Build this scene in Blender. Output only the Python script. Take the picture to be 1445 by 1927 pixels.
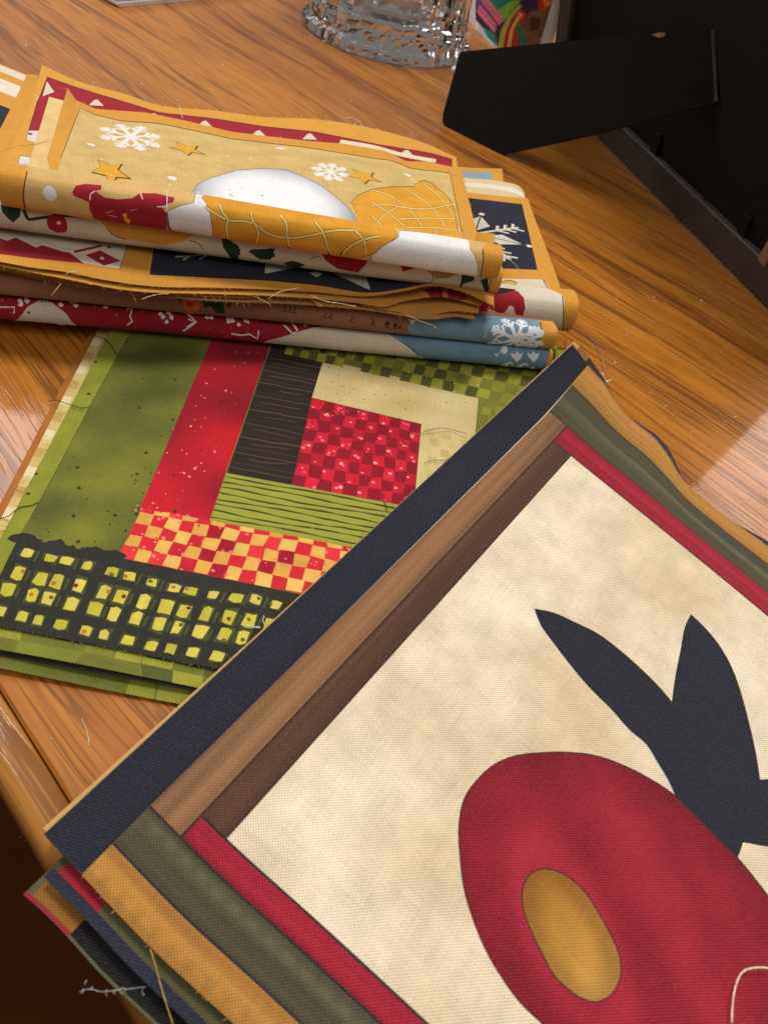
import bpy, bmesh, math, random
import numpy as np
from mathutils import Vector, Matrix
from mathutils.geometry import delaunay_2d_cdt

for o in list(bpy.data.objects): bpy.data.objects.remove(o)
SC = bpy.context.scene
COL = SC.collection
random.seed(7); RNG = np.random.default_rng(7)

# ------------------------------------------------------------------ camera
H = 0.19                      # lens height above the table top (m)
FPX, CX, CY = 1420.0, 722.5, 963.5
PITCH, ROLL = math.radians(45.75), math.radians(15.5)
cp, sp, cr, sr = math.cos(PITCH), math.sin(PITCH), math.cos(ROLL), math.sin(ROLL)
RIGHT0 = np.array([1, 0, 0.]); FWD = np.array([0, cp, -sp]); UP0 = np.array([0, sp, cp])
RIGHT = cr * RIGHT0 + sr * UP0; UP = -sr * RIGHT0 + cr * UP0
RM = np.stack([RIGHT, UP, -FWD], 1)
cam = bpy.data.cameras.new('camera'); camo = bpy.data.objects.new('camera', cam); COL.objects.link(camo)
M4 = Matrix([[*RM[0], 0], [*RM[1], 0], [*RM[2], H], [0, 0, 0, 1]])
camo.matrix_world = M4
cam.sensor_fit = 'VERTICAL'; cam.sensor_height = 9.8; cam.sensor_width = 9.8
cam.lens = 9.8 * FPX / 1927
cam.clip_start = 0.01; cam.clip_end = 50
cam.dof.use_dof = True; cam.dof.focus_distance = 0.30; cam.dof.aperture_fstop = 7.0
SC.camera = camo

# ------------------------------------------------------------------ light
world = bpy.data.worlds.new('World'); SC.world = world; world.use_nodes = True
bgn = world.node_tree.nodes['Background']
bgn.inputs[0].default_value = (0.95, 0.90, 0.86, 1); bgn.inputs[1].default_value = 0.17

def area(name, az, el, dist, sx, sy, power, colr, target=(0.0, 0.25, 0.0)):
    L = bpy.data.lights.new(name, 'AREA'); L.shape = 'RECTANGLE'; L.size = sx; L.size_y = sy
    L.energy = power; L.color = colr
    o = bpy.data.objects.new(name, L); COL.objects.link(o)
    a, e = math.radians(az), math.radians(el)
    p = Vector(target) + dist * Vector((math.cos(e) * math.cos(a), math.cos(e) * math.sin(a), math.sin(e)))
    o.location = p
    o.rotation_euler = (Vector(target) - p).to_track_quat('-Z', 'Y').to_euler()
    return o
area('window_light', 50, 27, 2.2, 1.15, 0.9, 11.5, (1.0, 0.95, 0.92))
area('side_window_light', 146, 38, 2.2, 1.5, 0.75, 20, (1.0, 0.96, 0.95))
area('ceiling_light', 95, 76, 1.9, 0.45, 0.45, 24, (1.0, 0.94, 0.86))
area('room_ceiling_light', -70, 58, 2.2, 1.2, 1.2, 12, (1.0, 0.95, 0.89))

SC.view_settings.view_transform = 'Standard'; SC.view_settings.look = 'None'
SC.view_settings.exposure = 0.0; SC.view_settings.gamma = 1.0; SC.view_settings.use_curve_mapping = False
SC.render.engine = 'CYCLES'
SC.cycles.max_bounces = 10; SC.cycles.transmission_bounces = 10; SC.cycles.caustics_refractive = False
SC.cycles.use_denoising = True

# ------------------------------------------------------------------ helpers
def P(px, py, z=0.0):
    """point at height z that the photograph shows at (px,py)"""
    d = RM @ np.array([px - CX, -(py - CY), -FPX])
    t = (z - H) / d[2]
    return np.array([d[0] * t, d[1] * t, z])
def proj(X):
    X = np.atleast_2d(X); q = (X - np.array([0, 0, H])) @ RM
    return np.stack([CX + FPX * q[:, 0] / -q[:, 2], CY - FPX * q[:, 1] / -q[:, 2]], 1)
def lin(c):
    c = np.asarray(c, float) / 255.0
    return np.where(c <= 0.04045, c / 12.92, ((c + 0.055) / 1.055) ** 2.4)
def cr_spline(pts, n):
    """Catmull-Rom through points, n samples, chord-length parameter"""
    pts = np.asarray(pts, float)
    if len(pts) == 2:
        t = np.linspace(0, 1, n)[:, None]; return pts[0] * (1 - t) + pts[1] * t
    d = np.r_[0, np.cumsum(np.linalg.norm(np.diff(pts, axis=0), axis=1))]; d /= d[-1]
    return cr_eval(pts, d, np.linspace(0, 1, n))
def cr_eval(pts, d, t):
    m = np.gradient(pts, d, axis=0)
    i = np.clip(np.searchsorted(d, t, side='right') - 1, 0, len(d) - 2)
    h = (d[i + 1] - d[i]); s = (t - d[i]) / h
    s = s[:, None]; h = h[:, None]
    return ((2*s**3-3*s**2+1)*pts[i] + (s**3-2*s**2+s)*h*m[i] + (-2*s**3+3*s**2)*pts[i+1] + (s**3-s**2)*h*m[i+1])

def props(o, label=None, cat=None, group=None, kind=None):
    if label: o['label'] = label
    if cat: o['category'] = cat
    if group: o['group'] = group
    if kind: o['kind'] = kind
    return o
def empty(name, loc=(0, 0, 0)):
    o = bpy.data.objects.new(name, None); COL.objects.link(o); o.location = loc; o.empty_display_size = 0.01
    return o
def mesh_obj(name, verts, faces, mats, parent=None, smooth=True, midx=None):
    me = bpy.data.meshes.new(name); me.from_pydata([tuple(map(float, v)) for v in verts], [], faces)
    for m in (mats if isinstance(mats, list) else [mats]): me.materials.append(m)
    if smooth: me.polygons.foreach_set('use_smooth', [True] * len(me.polygons))
    if midx is not None: me.polygons.foreach_set('material_index', midx)
    me.update()
    o = bpy.data.objects.new(name, me); COL.objects.link(o)
    if parent:
        o.parent = parent; o.matrix_parent_inverse = Matrix.Translation(parent.location).inverted()
    return o
def bm_obj(name, bm, mats, parent=None, smooth=False):
    me = bpy.data.meshes.new(name); bm.normal_update(); bm.to_mesh(me); bm.free()
    for m in (mats if isinstance(mats, list) else [mats]): me.materials.append(m)
    if smooth: me.polygons.foreach_set('use_smooth', [True] * len(me.polygons))
    o = bpy.data.objects.new(name, me); COL.objects.link(o)
    if parent:
        o.parent = parent; o.matrix_parent_inverse = Matrix.Translation(parent.location).inverted()
    return o

# ------------------------------------------------------------------ materials
class NT:
    def __init__(s, name):
        s.m = bpy.data.materials.new(name); s.m.use_nodes = True
        s.t = s.m.node_tree; s.b = s.t.nodes['Principled BSDF']
    def n(s, typ, **kw):
        nd = s.t.nodes.new(typ)
        for k, v in kw.items():
            if k == 'ins':
                for a, b in v.items():
                    if isinstance(b, bpy.types.NodeSocket): s.t.links.new(b, nd.inputs[a])
                    else: nd.inputs[a].default_value = b
            else: setattr(nd, k, v)
        return nd
    def math(s, op, a, b=0.0, c=0.0, clamp=False):
        nd = s.n('ShaderNodeMath', operation=op, use_clamp=clamp)
        for i, x in enumerate((a, b, c)):
            if isinstance(x, bpy.types.NodeSocket): s.t.links.new(x, nd.inputs[i])
            else: nd.inputs[i].default_value = x
        return nd.outputs[0]
    def link(s, a, b): s.t.links.new(a, s.b.inputs[b])
    def ramp(s, fac, stops):
        nd = s.n('ShaderNodeValToRGB'); e = nd.color_ramp.elements
        while len(e) < len(stops): e.new(0.5)
        for x, (p, c) in zip(e, stops):
            x.position = p; x.color = (*c, 1) if len(c) == 3 else c
        s.t.links.new(fac, nd.inputs[0]); return nd.outputs[0]
    def mix(s, fac, a, b, blend='MIX'):
        nd = s.n('ShaderNodeMix', data_type='RGBA', blend_type=blend)
        for i, x in ((0, fac), (6, a), (7, b)):
            if isinstance(x, bpy.types.NodeSocket): s.t.links.new(x, nd.inputs[i])
            else: nd.inputs[i].default_value = (*x, 1) if isinstance(x, (tuple, list)) and len(x) == 3 else x
        return nd.outputs[2]
    def bump(s, h, strength, dist, normal=None):
        nd = s.n('ShaderNodeBump', ins={'Strength': strength, 'Distance': dist, 'Height': h})
        if normal is not None: s.t.links.new(normal, nd.inputs['Normal'])
        return nd.outputs[0]

def fabric(name, mottle=0.12, mscale=60, streak=None, pale=0.0, weave=0.42, thread=0.00088, twill=False):
    """printed cotton: colour of the print x woven threads x uneven dye"""
    k = NT(name)
    col = k.n('ShaderNodeAttribute', attribute_name='print').outputs['Color']
    uv = k.n('ShaderNodeUVMap', uv_map='UVMap').outputs[0]
    sx = k.n('ShaderNodeSeparateXYZ', ins={0: uv})
    nz = k.n('ShaderNodeTexNoise', ins={'Vector': uv, 'Scale': 300.0, 'Detail': 1.0})
    wob = k.math('MULTIPLY', k.math('SUBTRACT', nz.outputs[0], 0.5), 0.00035)
    X = k.math('MULTIPLY', k.math('ADD', sx.outputs[0], wob), 2 * math.pi / thread)
    Y = k.math('MULTIPLY', k.math('ADD', sx.outputs[1], wob), 2 * math.pi / thread)
    if twill: X2 = k.math('ADD', X, k.math('MULTIPLY', Y, 0.5)); s1 = k.math('SINE', X2)
    else: s1 = k.math('SINE', X)
    w = k.math('MULTIPLY', s1, k.math('SINE', Y))
    # irregular yarns
    mp = k.n('ShaderNodeMapping', ins={'Vector': uv, 'Scale': (1800.0, 60.0, 1.0)})
    y1 = k.n('ShaderNodeTexNoise', ins={'Vector': mp.outputs[0], 'Scale': 1.0, 'Detail': 1.0}).outputs[0]
    mp2 = k.n('ShaderNodeMapping', ins={'Vector': uv, 'Scale': (60.0, 1800.0, 1.0)})
    y2 = k.n('ShaderNodeTexNoise', ins={'Vector': mp2.outputs[0], 'Scale': 1.0, 'Detail': 1.0}).outputs[0]
    fine = k.n('ShaderNodeTexNoise', ins={'Vector': uv, 'Scale': 1500.0, 'Detail': 1.0}).outputs[0]
    yarn = k.math('ADD', k.math('ADD', y1, y2), fine)
    val = k.math('ADD', 1.0, k.math('MULTIPLY', w, weave))
    val = k.math('ADD', val, k.math('MULTIPLY', k.math('SUBTRACT', yarn, 1.5), 0.22))
    mo = k.n('ShaderNodeTexNoise', ins={'Vector': uv, 'Scale': float(mscale), 'Detail': 4.0, 'Roughness': 0.6}).outputs[0]
    val = k.math('ADD', val, k.math('MULTIPLY', k.math('SUBTRACT', mo, 0.5), mottle * 2.2))
    if streak:
        sc = (6.0, 330.0, 1) if streak == 'u' else (330.0, 6.0, 1)
        m3 = k.n('ShaderNodeMapping', ins={'Vector': uv, 'Scale': sc})
        st = k.n('ShaderNodeTexNoise', ins={'Vector': m3.outputs[0], 'Scale': 1.0, 'Detail': 3.0}).outputs[0]
        val = k.math('ADD', val, k.math('MULTIPLY', k.math('SUBTRACT', st, 0.5), 1.4))
    val = k.math('MAXIMUM', val, 0.15)
    c2 = k.mix(1.0, col, k.n('ShaderNodeCombineXYZ', ins={0: val, 1: val, 2: val}).outputs[0], 'MULTIPLY')
    # ecru thread tips that the dye missed
    tip = k.math('MULTIPLY', k.math('GREATER_THAN', k.math('MULTIPLY', w, k.math('ADD', fine, 0.35)), 0.70), 0.16)
    c2 = k.mix(tip, c2, (0.62, 0.55, 0.42))
    if pale: c2 = k.mix(pale, c2, (0.66, 0.55, 0.38))
    k.link(c2, 'Base Color')
    k.b.inputs['Roughness'].default_value = 0.86
    k.b.inputs['Specular IOR Level'].default_value = 0.14
    k.b.inputs['Sheen Weight'].default_value = 0.04; k.b.inputs['Sheen Roughness'].default_value = 0.6
    hgt = k.math('ADD', w, k.math('MULTIPLY', yarn, 1.2))
    k.link(k.bump(hgt, 0.55, 0.00009), 'Normal')
    return k.m
FAB = [fabric('cotton_print', 0.10, 90), fabric('cotton_cloudy', 0.30, 85), fabric('cotton_streak_u', 0.08, 60, 'u'),
       fabric('cotton_streak_v', 0.08, 60, 'v'), fabric('cotton_speckled', 0.34, 80), fabric('cotton_twill', 0.12, 50, twill=True, weave=.15, thread=.00074),
       fabric('cotton_reverse', 0.10, 60, pale=0.55)]
PLAIN, CLOUD, STU, STV, SPECK, TWILL, BACK = range(7)
PAPER = 7
def printed_paper():
    k = NT('printed_paper'); col = k.n('ShaderNodeAttribute', attribute_name='print').outputs['Color']
    nz = k.n('ShaderNodeTexNoise', ins={'Vector': k.n('ShaderNodeUVMap', uv_map='UVMap').outputs[0], 'Scale': 120.0, 'Detail': 4.0}).outputs[0]
    k.link(k.mix(1.0, col, k.ramp(nz, [(0.3, (.7, .7, .7)), (0.7, (1.2, 1.2, 1.2))]), 'MULTIPLY'), 'Base Color')
    k.b.inputs['Roughness'].default_value = 0.7; k.b.inputs['Specular IOR Level'].default_value = 0.03; return k.m
FAB.append(printed_paper())

def simple(name, col, rough=0.5, spec=0.5, metallic=0.0, noise=0.0, nscale=80, bump=0.0):
    k = NT(name)
    if noise:
        tc = k.n('ShaderNodeTexCoord').outputs['Object']
        nz = k.n('ShaderNodeTexNoise', ins={'Vector': tc, 'Scale': float(nscale), 'Detail': 5.0}).outputs[0]
        a = tuple(max(0, x * (1 - noise)) for x in col); b = tuple(min(1, x * (1 + noise)) for x in col)
        k.link(k.ramp(nz, [(0.3, a), (0.7, b)]), 'Base Color')
        if bump: k.link(k.bump(nz, bump, 0.0005), 'Normal')
    else: k.b.inputs['Base Color'].default_value = (*col, 1)
    k.b.inputs['Roughness'].default_value = rough; k.b.inputs['Specular IOR Level'].default_value = spec
    k.b.inputs['Metallic'].default_value = metallic
    return k.m

def oak(name, light=(0.60, 0.218, 0.020), mid=(0.41, 0.126, 0.008), dark=(0.085, 0.024, 0.004), shift=0.0, rough=0.5, coat=0.8):
    k = NT(name)
    tc = k.n('ShaderNodeTexCoord').outputs['Object']
    b1 = k.n('ShaderNodeMapping', ins={'Vector': tc, 'Location': (shift, shift, 0), 'Scale': (4.0, 10.0, 1.0)})
    bend = k.n('ShaderNodeTexNoise', ins={'Vector': b1.outputs[0], 'Scale': 1.0, 'Detail': 2.0}).outputs['Color']
    off = k.n('ShaderNodeVectorMath', operation='MULTIPLY', ins={0: bend, 1: (0.0, 0.035, 0.0)}).outputs[0]
    q = k.n('ShaderNodeVectorMath', operation='ADD', ins={0: tc, 1: off}).outputs[0]
    def nse(sx, sy, det=3.0, rgh=0.55, loc=0.0):
        mp = k.n('ShaderNodeMapping', ins={'Vector': q, 'Location': (loc + shift, loc, 0), 'Scale': (sx, sy, 1.0)})
        return k.n('ShaderNodeTexNoise', ins={'Vector': mp.outputs[0], 'Scale': 1.0, 'Detail': det, 'Roughness': rgh}).outputs[0]
    ring = nse(2.6, 60, 3, 0.55, 1.3)           # growth bands
    broad = nse(2.0, 9, 2, 0.5, 4.7)
    fibre = nse(30, 1300, 2, 0.6, 2.2)
    pore = nse(13, 560, 2, 0.55, 7.1)           # long open pores
    pore2 = nse(28, 950, 1, 0.5, 9.4)
    base = k.ramp(ring, [(0.26, tuple(x * .55 for x in mid)), (0.38, tuple(x * .85 for x in mid)), (0.50, light), (0.60, mid), (0.70, light)])
    base = k.mix(0.42, base, k.ramp(broad, [(0.35, tuple(x * .62 for x in mid)), (0.65, light)]))
    base = k.mix(k.math('MULTIPLY', k.math('SUBTRACT', fibre, 0.46), 1.3, clamp=True), base, tuple(x * 0.5 for x in mid))
    band = k.ramp(ring, [(0.40, (1, 1, 1)), (0.56, (0.0, 0.0, 0.0))])
    thr = k.math('ADD', pore, k.math('MULTIPLY', k.math('SUBTRACT', band, 0.5), 0.16))
    p1 = k.ramp(thr, [(0.575, (0, 0, 0)), (0.605, (1, 1, 1))])
    p2 = k.math('MULTIPLY', k.ramp(pore2, [(0.57, (0, 0, 0)), (0.66, (1, 1, 1))]), 0.6)
    ln_ = k.math('ABSOLUTE', k.math('SUBTRACT', nse(5.0, 170, 2, 0.5, 12.3), 0.5)); brk = k.ramp(nse(14, 90, 2, 0.5, 3.3), [(0.46, (0, 0, 0)), (0.56, (1, 1, 1))])
    p3 = k.math('MULTIPLY', k.ramp(ln_, [(0.010, (1, 1, 1)), (0.026, (0, 0, 0))]), brk)
    pm = k.math('MAXIMUM', k.math('MAXIMUM', p1, p2), k.math('MULTIPLY', p3, 0.95))
    base = k.mix(k.math('MULTIPLY', pm, 0.62), base, dark if shift == 0 else tuple(x * .8 for x in dark))
    k.link(base, 'Base Color')
    k.b.inputs['Roughness'].default_value = rough; k.b.inputs['Specular IOR Level'].default_value = 0.25
    k.b.inputs['Coat Weight'].default_value = coat; k.b.inputs['Coat Roughness'].default_value = 0.07
    wav = k.n('ShaderNodeTexNoise', ins={'Vector': tc, 'Scale': 40.0, 'Detail': 2.0}).outputs[0]
    hh = k.math('ADD', k.math('MULTIPLY', pm, -1.0), k.math('MULTIPLY', wav, 0.15))
    hh = k.math('ADD', hh, k.math('MULTIPLY', fibre, -0.5))
    bp = k.bump(hh, 0.22, 0.0005)
    k.link(bp, 'Normal'); k.link(bp, 'Coat Normal')
    return k.m
OAK = oak('varnished_oak'); OAKEDGE = oak('varnished_oak_edge', (0.66, 0.30, 0.06), (0.46, 0.17, 0.025), (0.2, 0.07, 0.012), shift=3.1, coat=.35)

FRAY = []
# ------------------------------------------------------------------ printed cloth
class Shape:
    def __init__(s, uv, col, mat=PLAIN, func=None): s.uv = np.asarray(uv); s.col = lin(col); s.mat = mat; s.func = func
def inside(poly, pts):
    x, y = pts[:, 0], pts[:, 1]; r = np.zeros(len(pts), bool)
    px, py = poly[:, 0], poly[:, 1]; qx, qy = np.roll(px, -1), np.roll(py, -1)
    bb = (x >= px.min()) & (x <= px.max()) & (y >= py.min()) & (y <= py.max())
    idx = np.nonzero(bb)[0]
    if not len(idx): return r
    xs, ys = x[idx], y[idx]; c = np.zeros(len(idx), bool)
    for a, b, d, e in zip(px, py, qx, qy):
        if b == e: continue
        c ^= ((b > ys) != (e > ys)) & (xs < (d - a) * (ys - b) / (e - b) + a)
    r[idx] = c; return r

class Cloth:
    """surface S(u,v) -> xyz, size (su,sv) in metres; print shapes in uv"""
    def __init__(s, S, su, sv, base, mat=PLAIN, basefunc=None):
        s.S, s.su, s.sv = S, su, sv; s.base = lin(base); s.mat = mat; s.func = basefunc; s.shapes = []
        s.guess = {}
    def inv(s, px, vlo=0.0, vhi=1.0, ext=0.0):
        """uv of photograph points; vlo..vhi picks which fold of the cloth"""
        px = np.atleast_2d(np.asarray(px, float)); key = (vlo, vhi)
        if key not in s.guess:
            U, V = np.meshgrid(np.linspace(-ext, 1 + ext, 70), np.linspace(vlo - ext, vhi + ext, 70))
            s.guess[key] = (U.ravel(), V.ravel(), proj(s.S(U.ravel(), V.ravel())))
        U, V, Q = s.guess[key]; out = []; okl = []
        for p in px:
            D2 = ((Q - p) ** 2).sum(1); i = np.argmin(D2); x = np.array([U[i], V[i]]); best = (math.sqrt(D2[i]), x.copy())
            for _ in range(14):
                e = 2e-4; sg = -1 if x[1] + e > vhi + ext else 1
                q = proj(s.S(np.array([x[0], x[0] + e, x[0]]), np.array([x[1], x[1], x[1] + e * sg])))
                r = p - q[0]; rn = np.linalg.norm(r)
                if rn < best[0]: best = (rn, x.copy())
                if rn < .05: break
                J = np.stack([(q[1] - q[0]) / e, (q[2] - q[0]) / (e * sg)], 1)
                d = np.linalg.lstsq(J, r, rcond=1e-3)[0]
                x = x + np.clip(d, -0.04, 0.04)
                x[1] = np.clip(x[1], vlo - ext, vhi + ext); x[0] = np.clip(x[0], -ext - .1, 1.1 + ext)
            if best[0] > 4.0 and ext == 0 and (vlo, vhi) != (0.0, 1.0):      # past the outline of a fold: run the print on round it
                x = best[1].copy(); low = p[1] > proj(s.S(x[:1], x[1:]))[0][1]
                x[1] = vhi if low else vlo
                best = (0, x, False)
            out.append(best[1]); okl.append(best[2] if len(best) > 2 else best[0] < 3.0)
        s.ok = np.array(okl); return np.array(out)
    def add(s, uv, col, mat=None, func=None):
        s.shapes.append(Shape(uv, col, s.mat if mat is None else mat, func)); return s
    def poly(s, px, col, mat=None, func=None, smooth=False, rng=(0.0, 1.0), ext=0.0, n=None, outline=None, ow=1.5):
        px = np.asarray(px, float)
        if smooth:
            k = n or max(24, len(px) * 5)
            c = np.vstack([px[-3:], px, px[:3]])
            d = np.r_[0, np.cumsum(np.linalg.norm(np.diff(c, axis=0), axis=1))]
            t = np.linspace(d[3], d[3 + len(px)], k, endpoint=False) / d[-1]
            px = cr_eval(c, d / d[-1], t)
        else:
            q = []
            for a, b in zip(px, np.roll(px, -1, 0)):
                m = max(1, int(np.linalg.norm(b - a) / 30)); q += [a + (b - a) * i / m for i in range(m)]
            px = np.array(q)
        if outline is not None:
            s.add(s.inv(offset(px, ow), *rng, ext), outline, PLAIN)
        s.add(s.inv(px, *rng, ext), col, mat, func); return s
    def line(s, px, w, col, mat=None, smooth=True, rng=(0.0, 1.0), ext=0.0, n=None):
        px = np.asarray(px, float)
        if smooth and len(px) > 2: px = cr_spline(px, n or len(px) * 4)
        if ext == 0:
            s.inv(px, *rng, ext); px = px[s.ok]
            if len(px) < 2: return s
        s.add(s.inv(ribbon(px, w), *rng, ext), col, mat); return s
    def uvline(s, uv, w, col, mat=None):
        """ribbon in metres on the cloth"""
        sc = np.array([s.su, s.sv]); s.add(ribbon(np.asarray(uv) * sc, w) / sc, col, mat); return s
    def dot(s, px, r, col, rng=(0.0, 1.0), mat=None, n=7, jag=0.25, asp=1.0, ext=0.0):
        c = s.inv([px], *rng, ext)[0]; s.uvdot(c, r, col, mat, n, jag, asp)
    def uvdot(s, c, r, col, mat=None, n=7, jag=0.25, asp=1.0):
        a = np.linspace(0, 2 * np.pi, n, endpoint=False) + random.random()
        rr = r * (1 + jag * (RNG.random(n) - 0.5) * 2)
        s.add(np.stack([c[0] + rr * np.cos(a) * asp / s.su, c[1] + rr * np.sin(a) / s.sv], 1), col, mat)
    def build(s, name, label, cat, group=None, nu=60, nv=60, thick=0.00035, parent=None, u01=(0, 1), v01=(0, 1)):
        u = np.linspace(0, 1, nu); v = np.linspace(0, 1, nv)
        U, V = np.meshgrid(u, v)
        U = U.copy(); U[1::2, 1:-1] += 0.5 / nu * 0.98     # staggered
        pts = np.stack([U.ravel(), V.ravel()], 1)
        edges = []; allp = [pts]; k = len(pts)
        # frame edges
        fr = list(range(nu)) + [(j + 1) * nu - 1 for j in range(1, nv)] + [(nv - 1) * nu + i for i in range(nu - 2, -1, -1)] + [j * nu for j in range(nv - 2, 0, -1)]
        edges += list(zip(fr, fr[1:] + fr[:1]))
        for sh in s.shapes:
            q = clip_rect(sh.uv); sh.uv = q
            if len(q) < 3: continue
            sm = np.array([s.su, s.sv]); dq = []
            for a_, b_ in zip(q, np.roll(q, -1, 0)):
                k_ = max(1, int(np.ceil(np.linalg.norm((b_ - a_) * sm) / .005))); dq += [a_ + (b_ - a_) * i_ / k_ for i_ in range(k_)]
            q = np.array(dq)
            m = len(q); allp.append(q); edges += [(k + i, k + (i + 1) % m) for i in range(m)]; k += m
        allp = np.vstack(allp); sc = np.array([s.su, s.sv]) * 1000
        vo, eo, fo, *_ = delaunay_2d_cdt([Vector((float(a), float(b))) for a, b in allp * sc], edges, [], 0, 4e-3)
        V2 = np.array([(a.x, a.y) for a in vo]) / sc
        F = np.array([list(f) for f in fo if len(f) == 3])
        tq = V2[F]; eb_ = 2e-5      # slivers lying along one cut edge
        F = F[~((tq[:, :, 0] < eb_).all(1) | (tq[:, :, 0] > 1 - eb_).all(1) | (tq[:, :, 1] < eb_).all(1) | (tq[:, :, 1] > 1 - eb_).all(1))]
        X = s.S(V2[:, 0], V2[:, 1]); C = V2[F].mean(1)
        fn_ = np.cross(X[F[:, 1]] - X[F[:, 0]], X[F[:, 2]] - X[F[:, 0]])[C[:, 1] < 0.3]; nz_ = fn_[:, 2].sum()
        if s.mat == PAPER: nz_ = -fn_[:, 1].sum()
        if nz_ < 0: F = F[:, ::-1].copy()
        col = np.tile(s.base, (len(F), 3, 1)).astype(float); mi = np.full(len(F), s.mat)
        if s.func is not None: col = s.func(V2[F].reshape(-1, 2)).reshape(-1, 3, 3)
        for sh in s.shapes:
            if len(sh.uv) < 3: continue
            m = inside(sh.uv, C)
            if not m.any(): continue
            col[m] = sh.func(V2[F[m]].reshape(-1, 2)).reshape(-1, 3, 3) if sh.func is not None else sh.col
            mi[m] = sh.mat
        e_ = 1e-3; uu, vv = V2[:, 0], V2[:, 1]
        Tu = s.S(uu + e_, vv) - s.S(uu - e_, vv); Tv = s.S(uu, np.minimum(vv + e_, 1)) - s.S(uu, np.maximum(vv - e_, 0))
        N = np.cross(Tu, Tv); N /= np.linalg.norm(N, axis=1)[:, None] + 1e-15
        if nz_ < 0: N = -N
        nV, nF = len(V2), len(F)
        # cut edges: single boundary edges give the rim
        ed = np.vstack([F[:, [0, 1]], F[:, [1, 2]], F[:, [2, 0]]]); key = np.sort(ed, 1); code = key[:, 0].astype(np.int64) * nV + key[:, 1]
        un, ix, ct = np.unique(code, return_index=True, return_counts=True); rim = ed[ix[ct == 1]]; own = ix[ct == 1] % nF
        rt = np.vstack([np.stack([rim[:, 1], rim[:, 0], rim[:, 0] + nV], 1), np.stack([rim[:, 1], rim[:, 0] + nV, rim[:, 1] + nV], 1)]) if len(rim) else np.zeros((0, 3), int)
        AF = np.vstack([F, F[:, ::-1] + nV, rt]).astype(int)
        ocol = {(f_, int(F[f_, k_])): col[f_, k_] for f_ in own for k_ in range(3)}
        rc = np.array([[ocol[(int(w_), int(x_ % nV))] for x_ in t_] for w_, t_ in zip(np.r_[own, own], rt)]).reshape(-1, 3, 3)
        acol = np.vstack([col, col[:, ::-1], rc * 0.9 + 0.1 * np.array([.66, .55, .38])])
        amat = np.r_[mi, np.full(nF, BACK), np.full(len(rt), PLAIN)]
        me = bpy.data.meshes.new(name)
        me.from_pydata(np.vstack([X, X - N * thick]).tolist(), [], AF.tolist())
        for m in FAB: me.materials.append(m)
        me.polygons.foreach_set('material_index', amat.astype(np.int32))
        me.polygons.foreach_set('use_smooth', np.ones(len(AF), bool))
        ca = me.color_attributes.new('print', 'FLOAT_COLOR', 'CORNER')
        ca.data.foreach_set('color', np.concatenate([acol.reshape(-1, 3), np.ones((len(AF) * 3, 1))], 1).astype(np.float32).ravel())
        uvl = me.uv_layers.new(name='UVMap')
        uvl.data.foreach_set('uv', (V2[AF.ravel() % nV] * np.array([s.su, s.sv])).astype(np.float32).ravel())
        me.update()
        me.normals_split_custom_set_from_vertices(np.vstack([N, -N]).tolist())
        o = bpy.data.objects.new(name, me); COL.objects.link(o)
        if parent: o.parent = parent
        else: props(o, label, cat, group)
        return o
def clip_rect(q, lo=0.0, hi=1.0):
    q = [tuple(p) for p in np.asarray(q)]
    for ax, b, sg in ((0, lo, 1), (0, hi, -1), (1, lo, 1), (1, hi, -1)):
        o = []
        for i, p in enumerate(q):
            r = q[i - 1]; ip = sg * (p[ax] - b) >= 0; ir = sg * (r[ax] - b) >= 0
            if ip != ir:
                t = (b - r[ax]) / (p[ax] - r[ax]); o.append(tuple(r[k] + t * (p[k] - r[k]) for k in (0, 1)))
            if ip: o.append(p)
        q = o
        if len(q) < 3: return np.zeros((0, 2))
    return np.array(q)
def offset(px, w):
    a = np.roll(px, 1, 0); b = np.roll(px, -1, 0); t = b - a; t /= np.linalg.norm(t, axis=1)[:, None] + 1e-9
    n = np.stack([t[:, 1], -t[:, 0]], 1)
    ar = np.sum(px[:, 0] * np.roll(px[:, 1], -1) - np.roll(px[:, 0], -1) * px[:, 1])
    return px + n * w * (1 if ar > 0 else -1)
def ribbon(px, w):
    px = np.asarray(px, float); t = np.gradient(px, axis=0); t /= np.linalg.norm(t, axis=1)[:, None] + 1e-12
    n = np.stack([-t[:, 1], t[:, 0]], 1) * (np.asarray(w) / 2.0 if np.isscalar(w) else np.asarray(w)[:, None] / 2)
    return np.vstack([px + n, (px - n)[::-1]])
def homog(px4):
    """unit square (0,0),(1,0),(1,1),(0,1) -> px4"""
    A = []; src = [(0, 0), (1, 0), (1, 1), (0, 1)]
    for (u, v), (x, y) in zip(src, px4):
        A += [[u, v, 1, 0, 0, 0, -u * x, -v * x, -x], [0, 0, 0, u, v, 1, -u * y, -v * y, -y]]
    h = np.linalg.svd(np.array(A, float))[2][-1].reshape(3, 3)
    def f(st):
        st = np.atleast_2d(np.asarray(st, float)); q = np.c_[st, np.ones(len(st))] @ h.T
        return q[:, :2] / q[:, 2:]
    return f
def wpts(l): return np.array([P(*a) for a in l])
class Curve:
    def __init__(s, pts):
        s.p = np.asarray(pts, float); d = np.r_[0, np.cumsum(np.linalg.norm(np.diff(s.p, axis=0), axis=1))]; s.len = d[-1]; s.d = d / d[-1]
    def __call__(s, t):
        t = np.asarray(t, float)
        if len(s.p) == 2: return s.p[0] + (s.p[1] - s.p[0]) * t[:, None]
        tc = np.clip(t, 0, 1); r = cr_eval(s.p, s.d, tc)
        e0 = (s.p[1] - s.p[0]) / (s.d[1]); e1 = (s.p[-1] - s.p[-2]) / (1 - s.d[-2])
        return r + np.minimum(t, 0)[:, None] * e0 + np.maximum(t - 1, 0)[:, None] * e1
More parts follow.
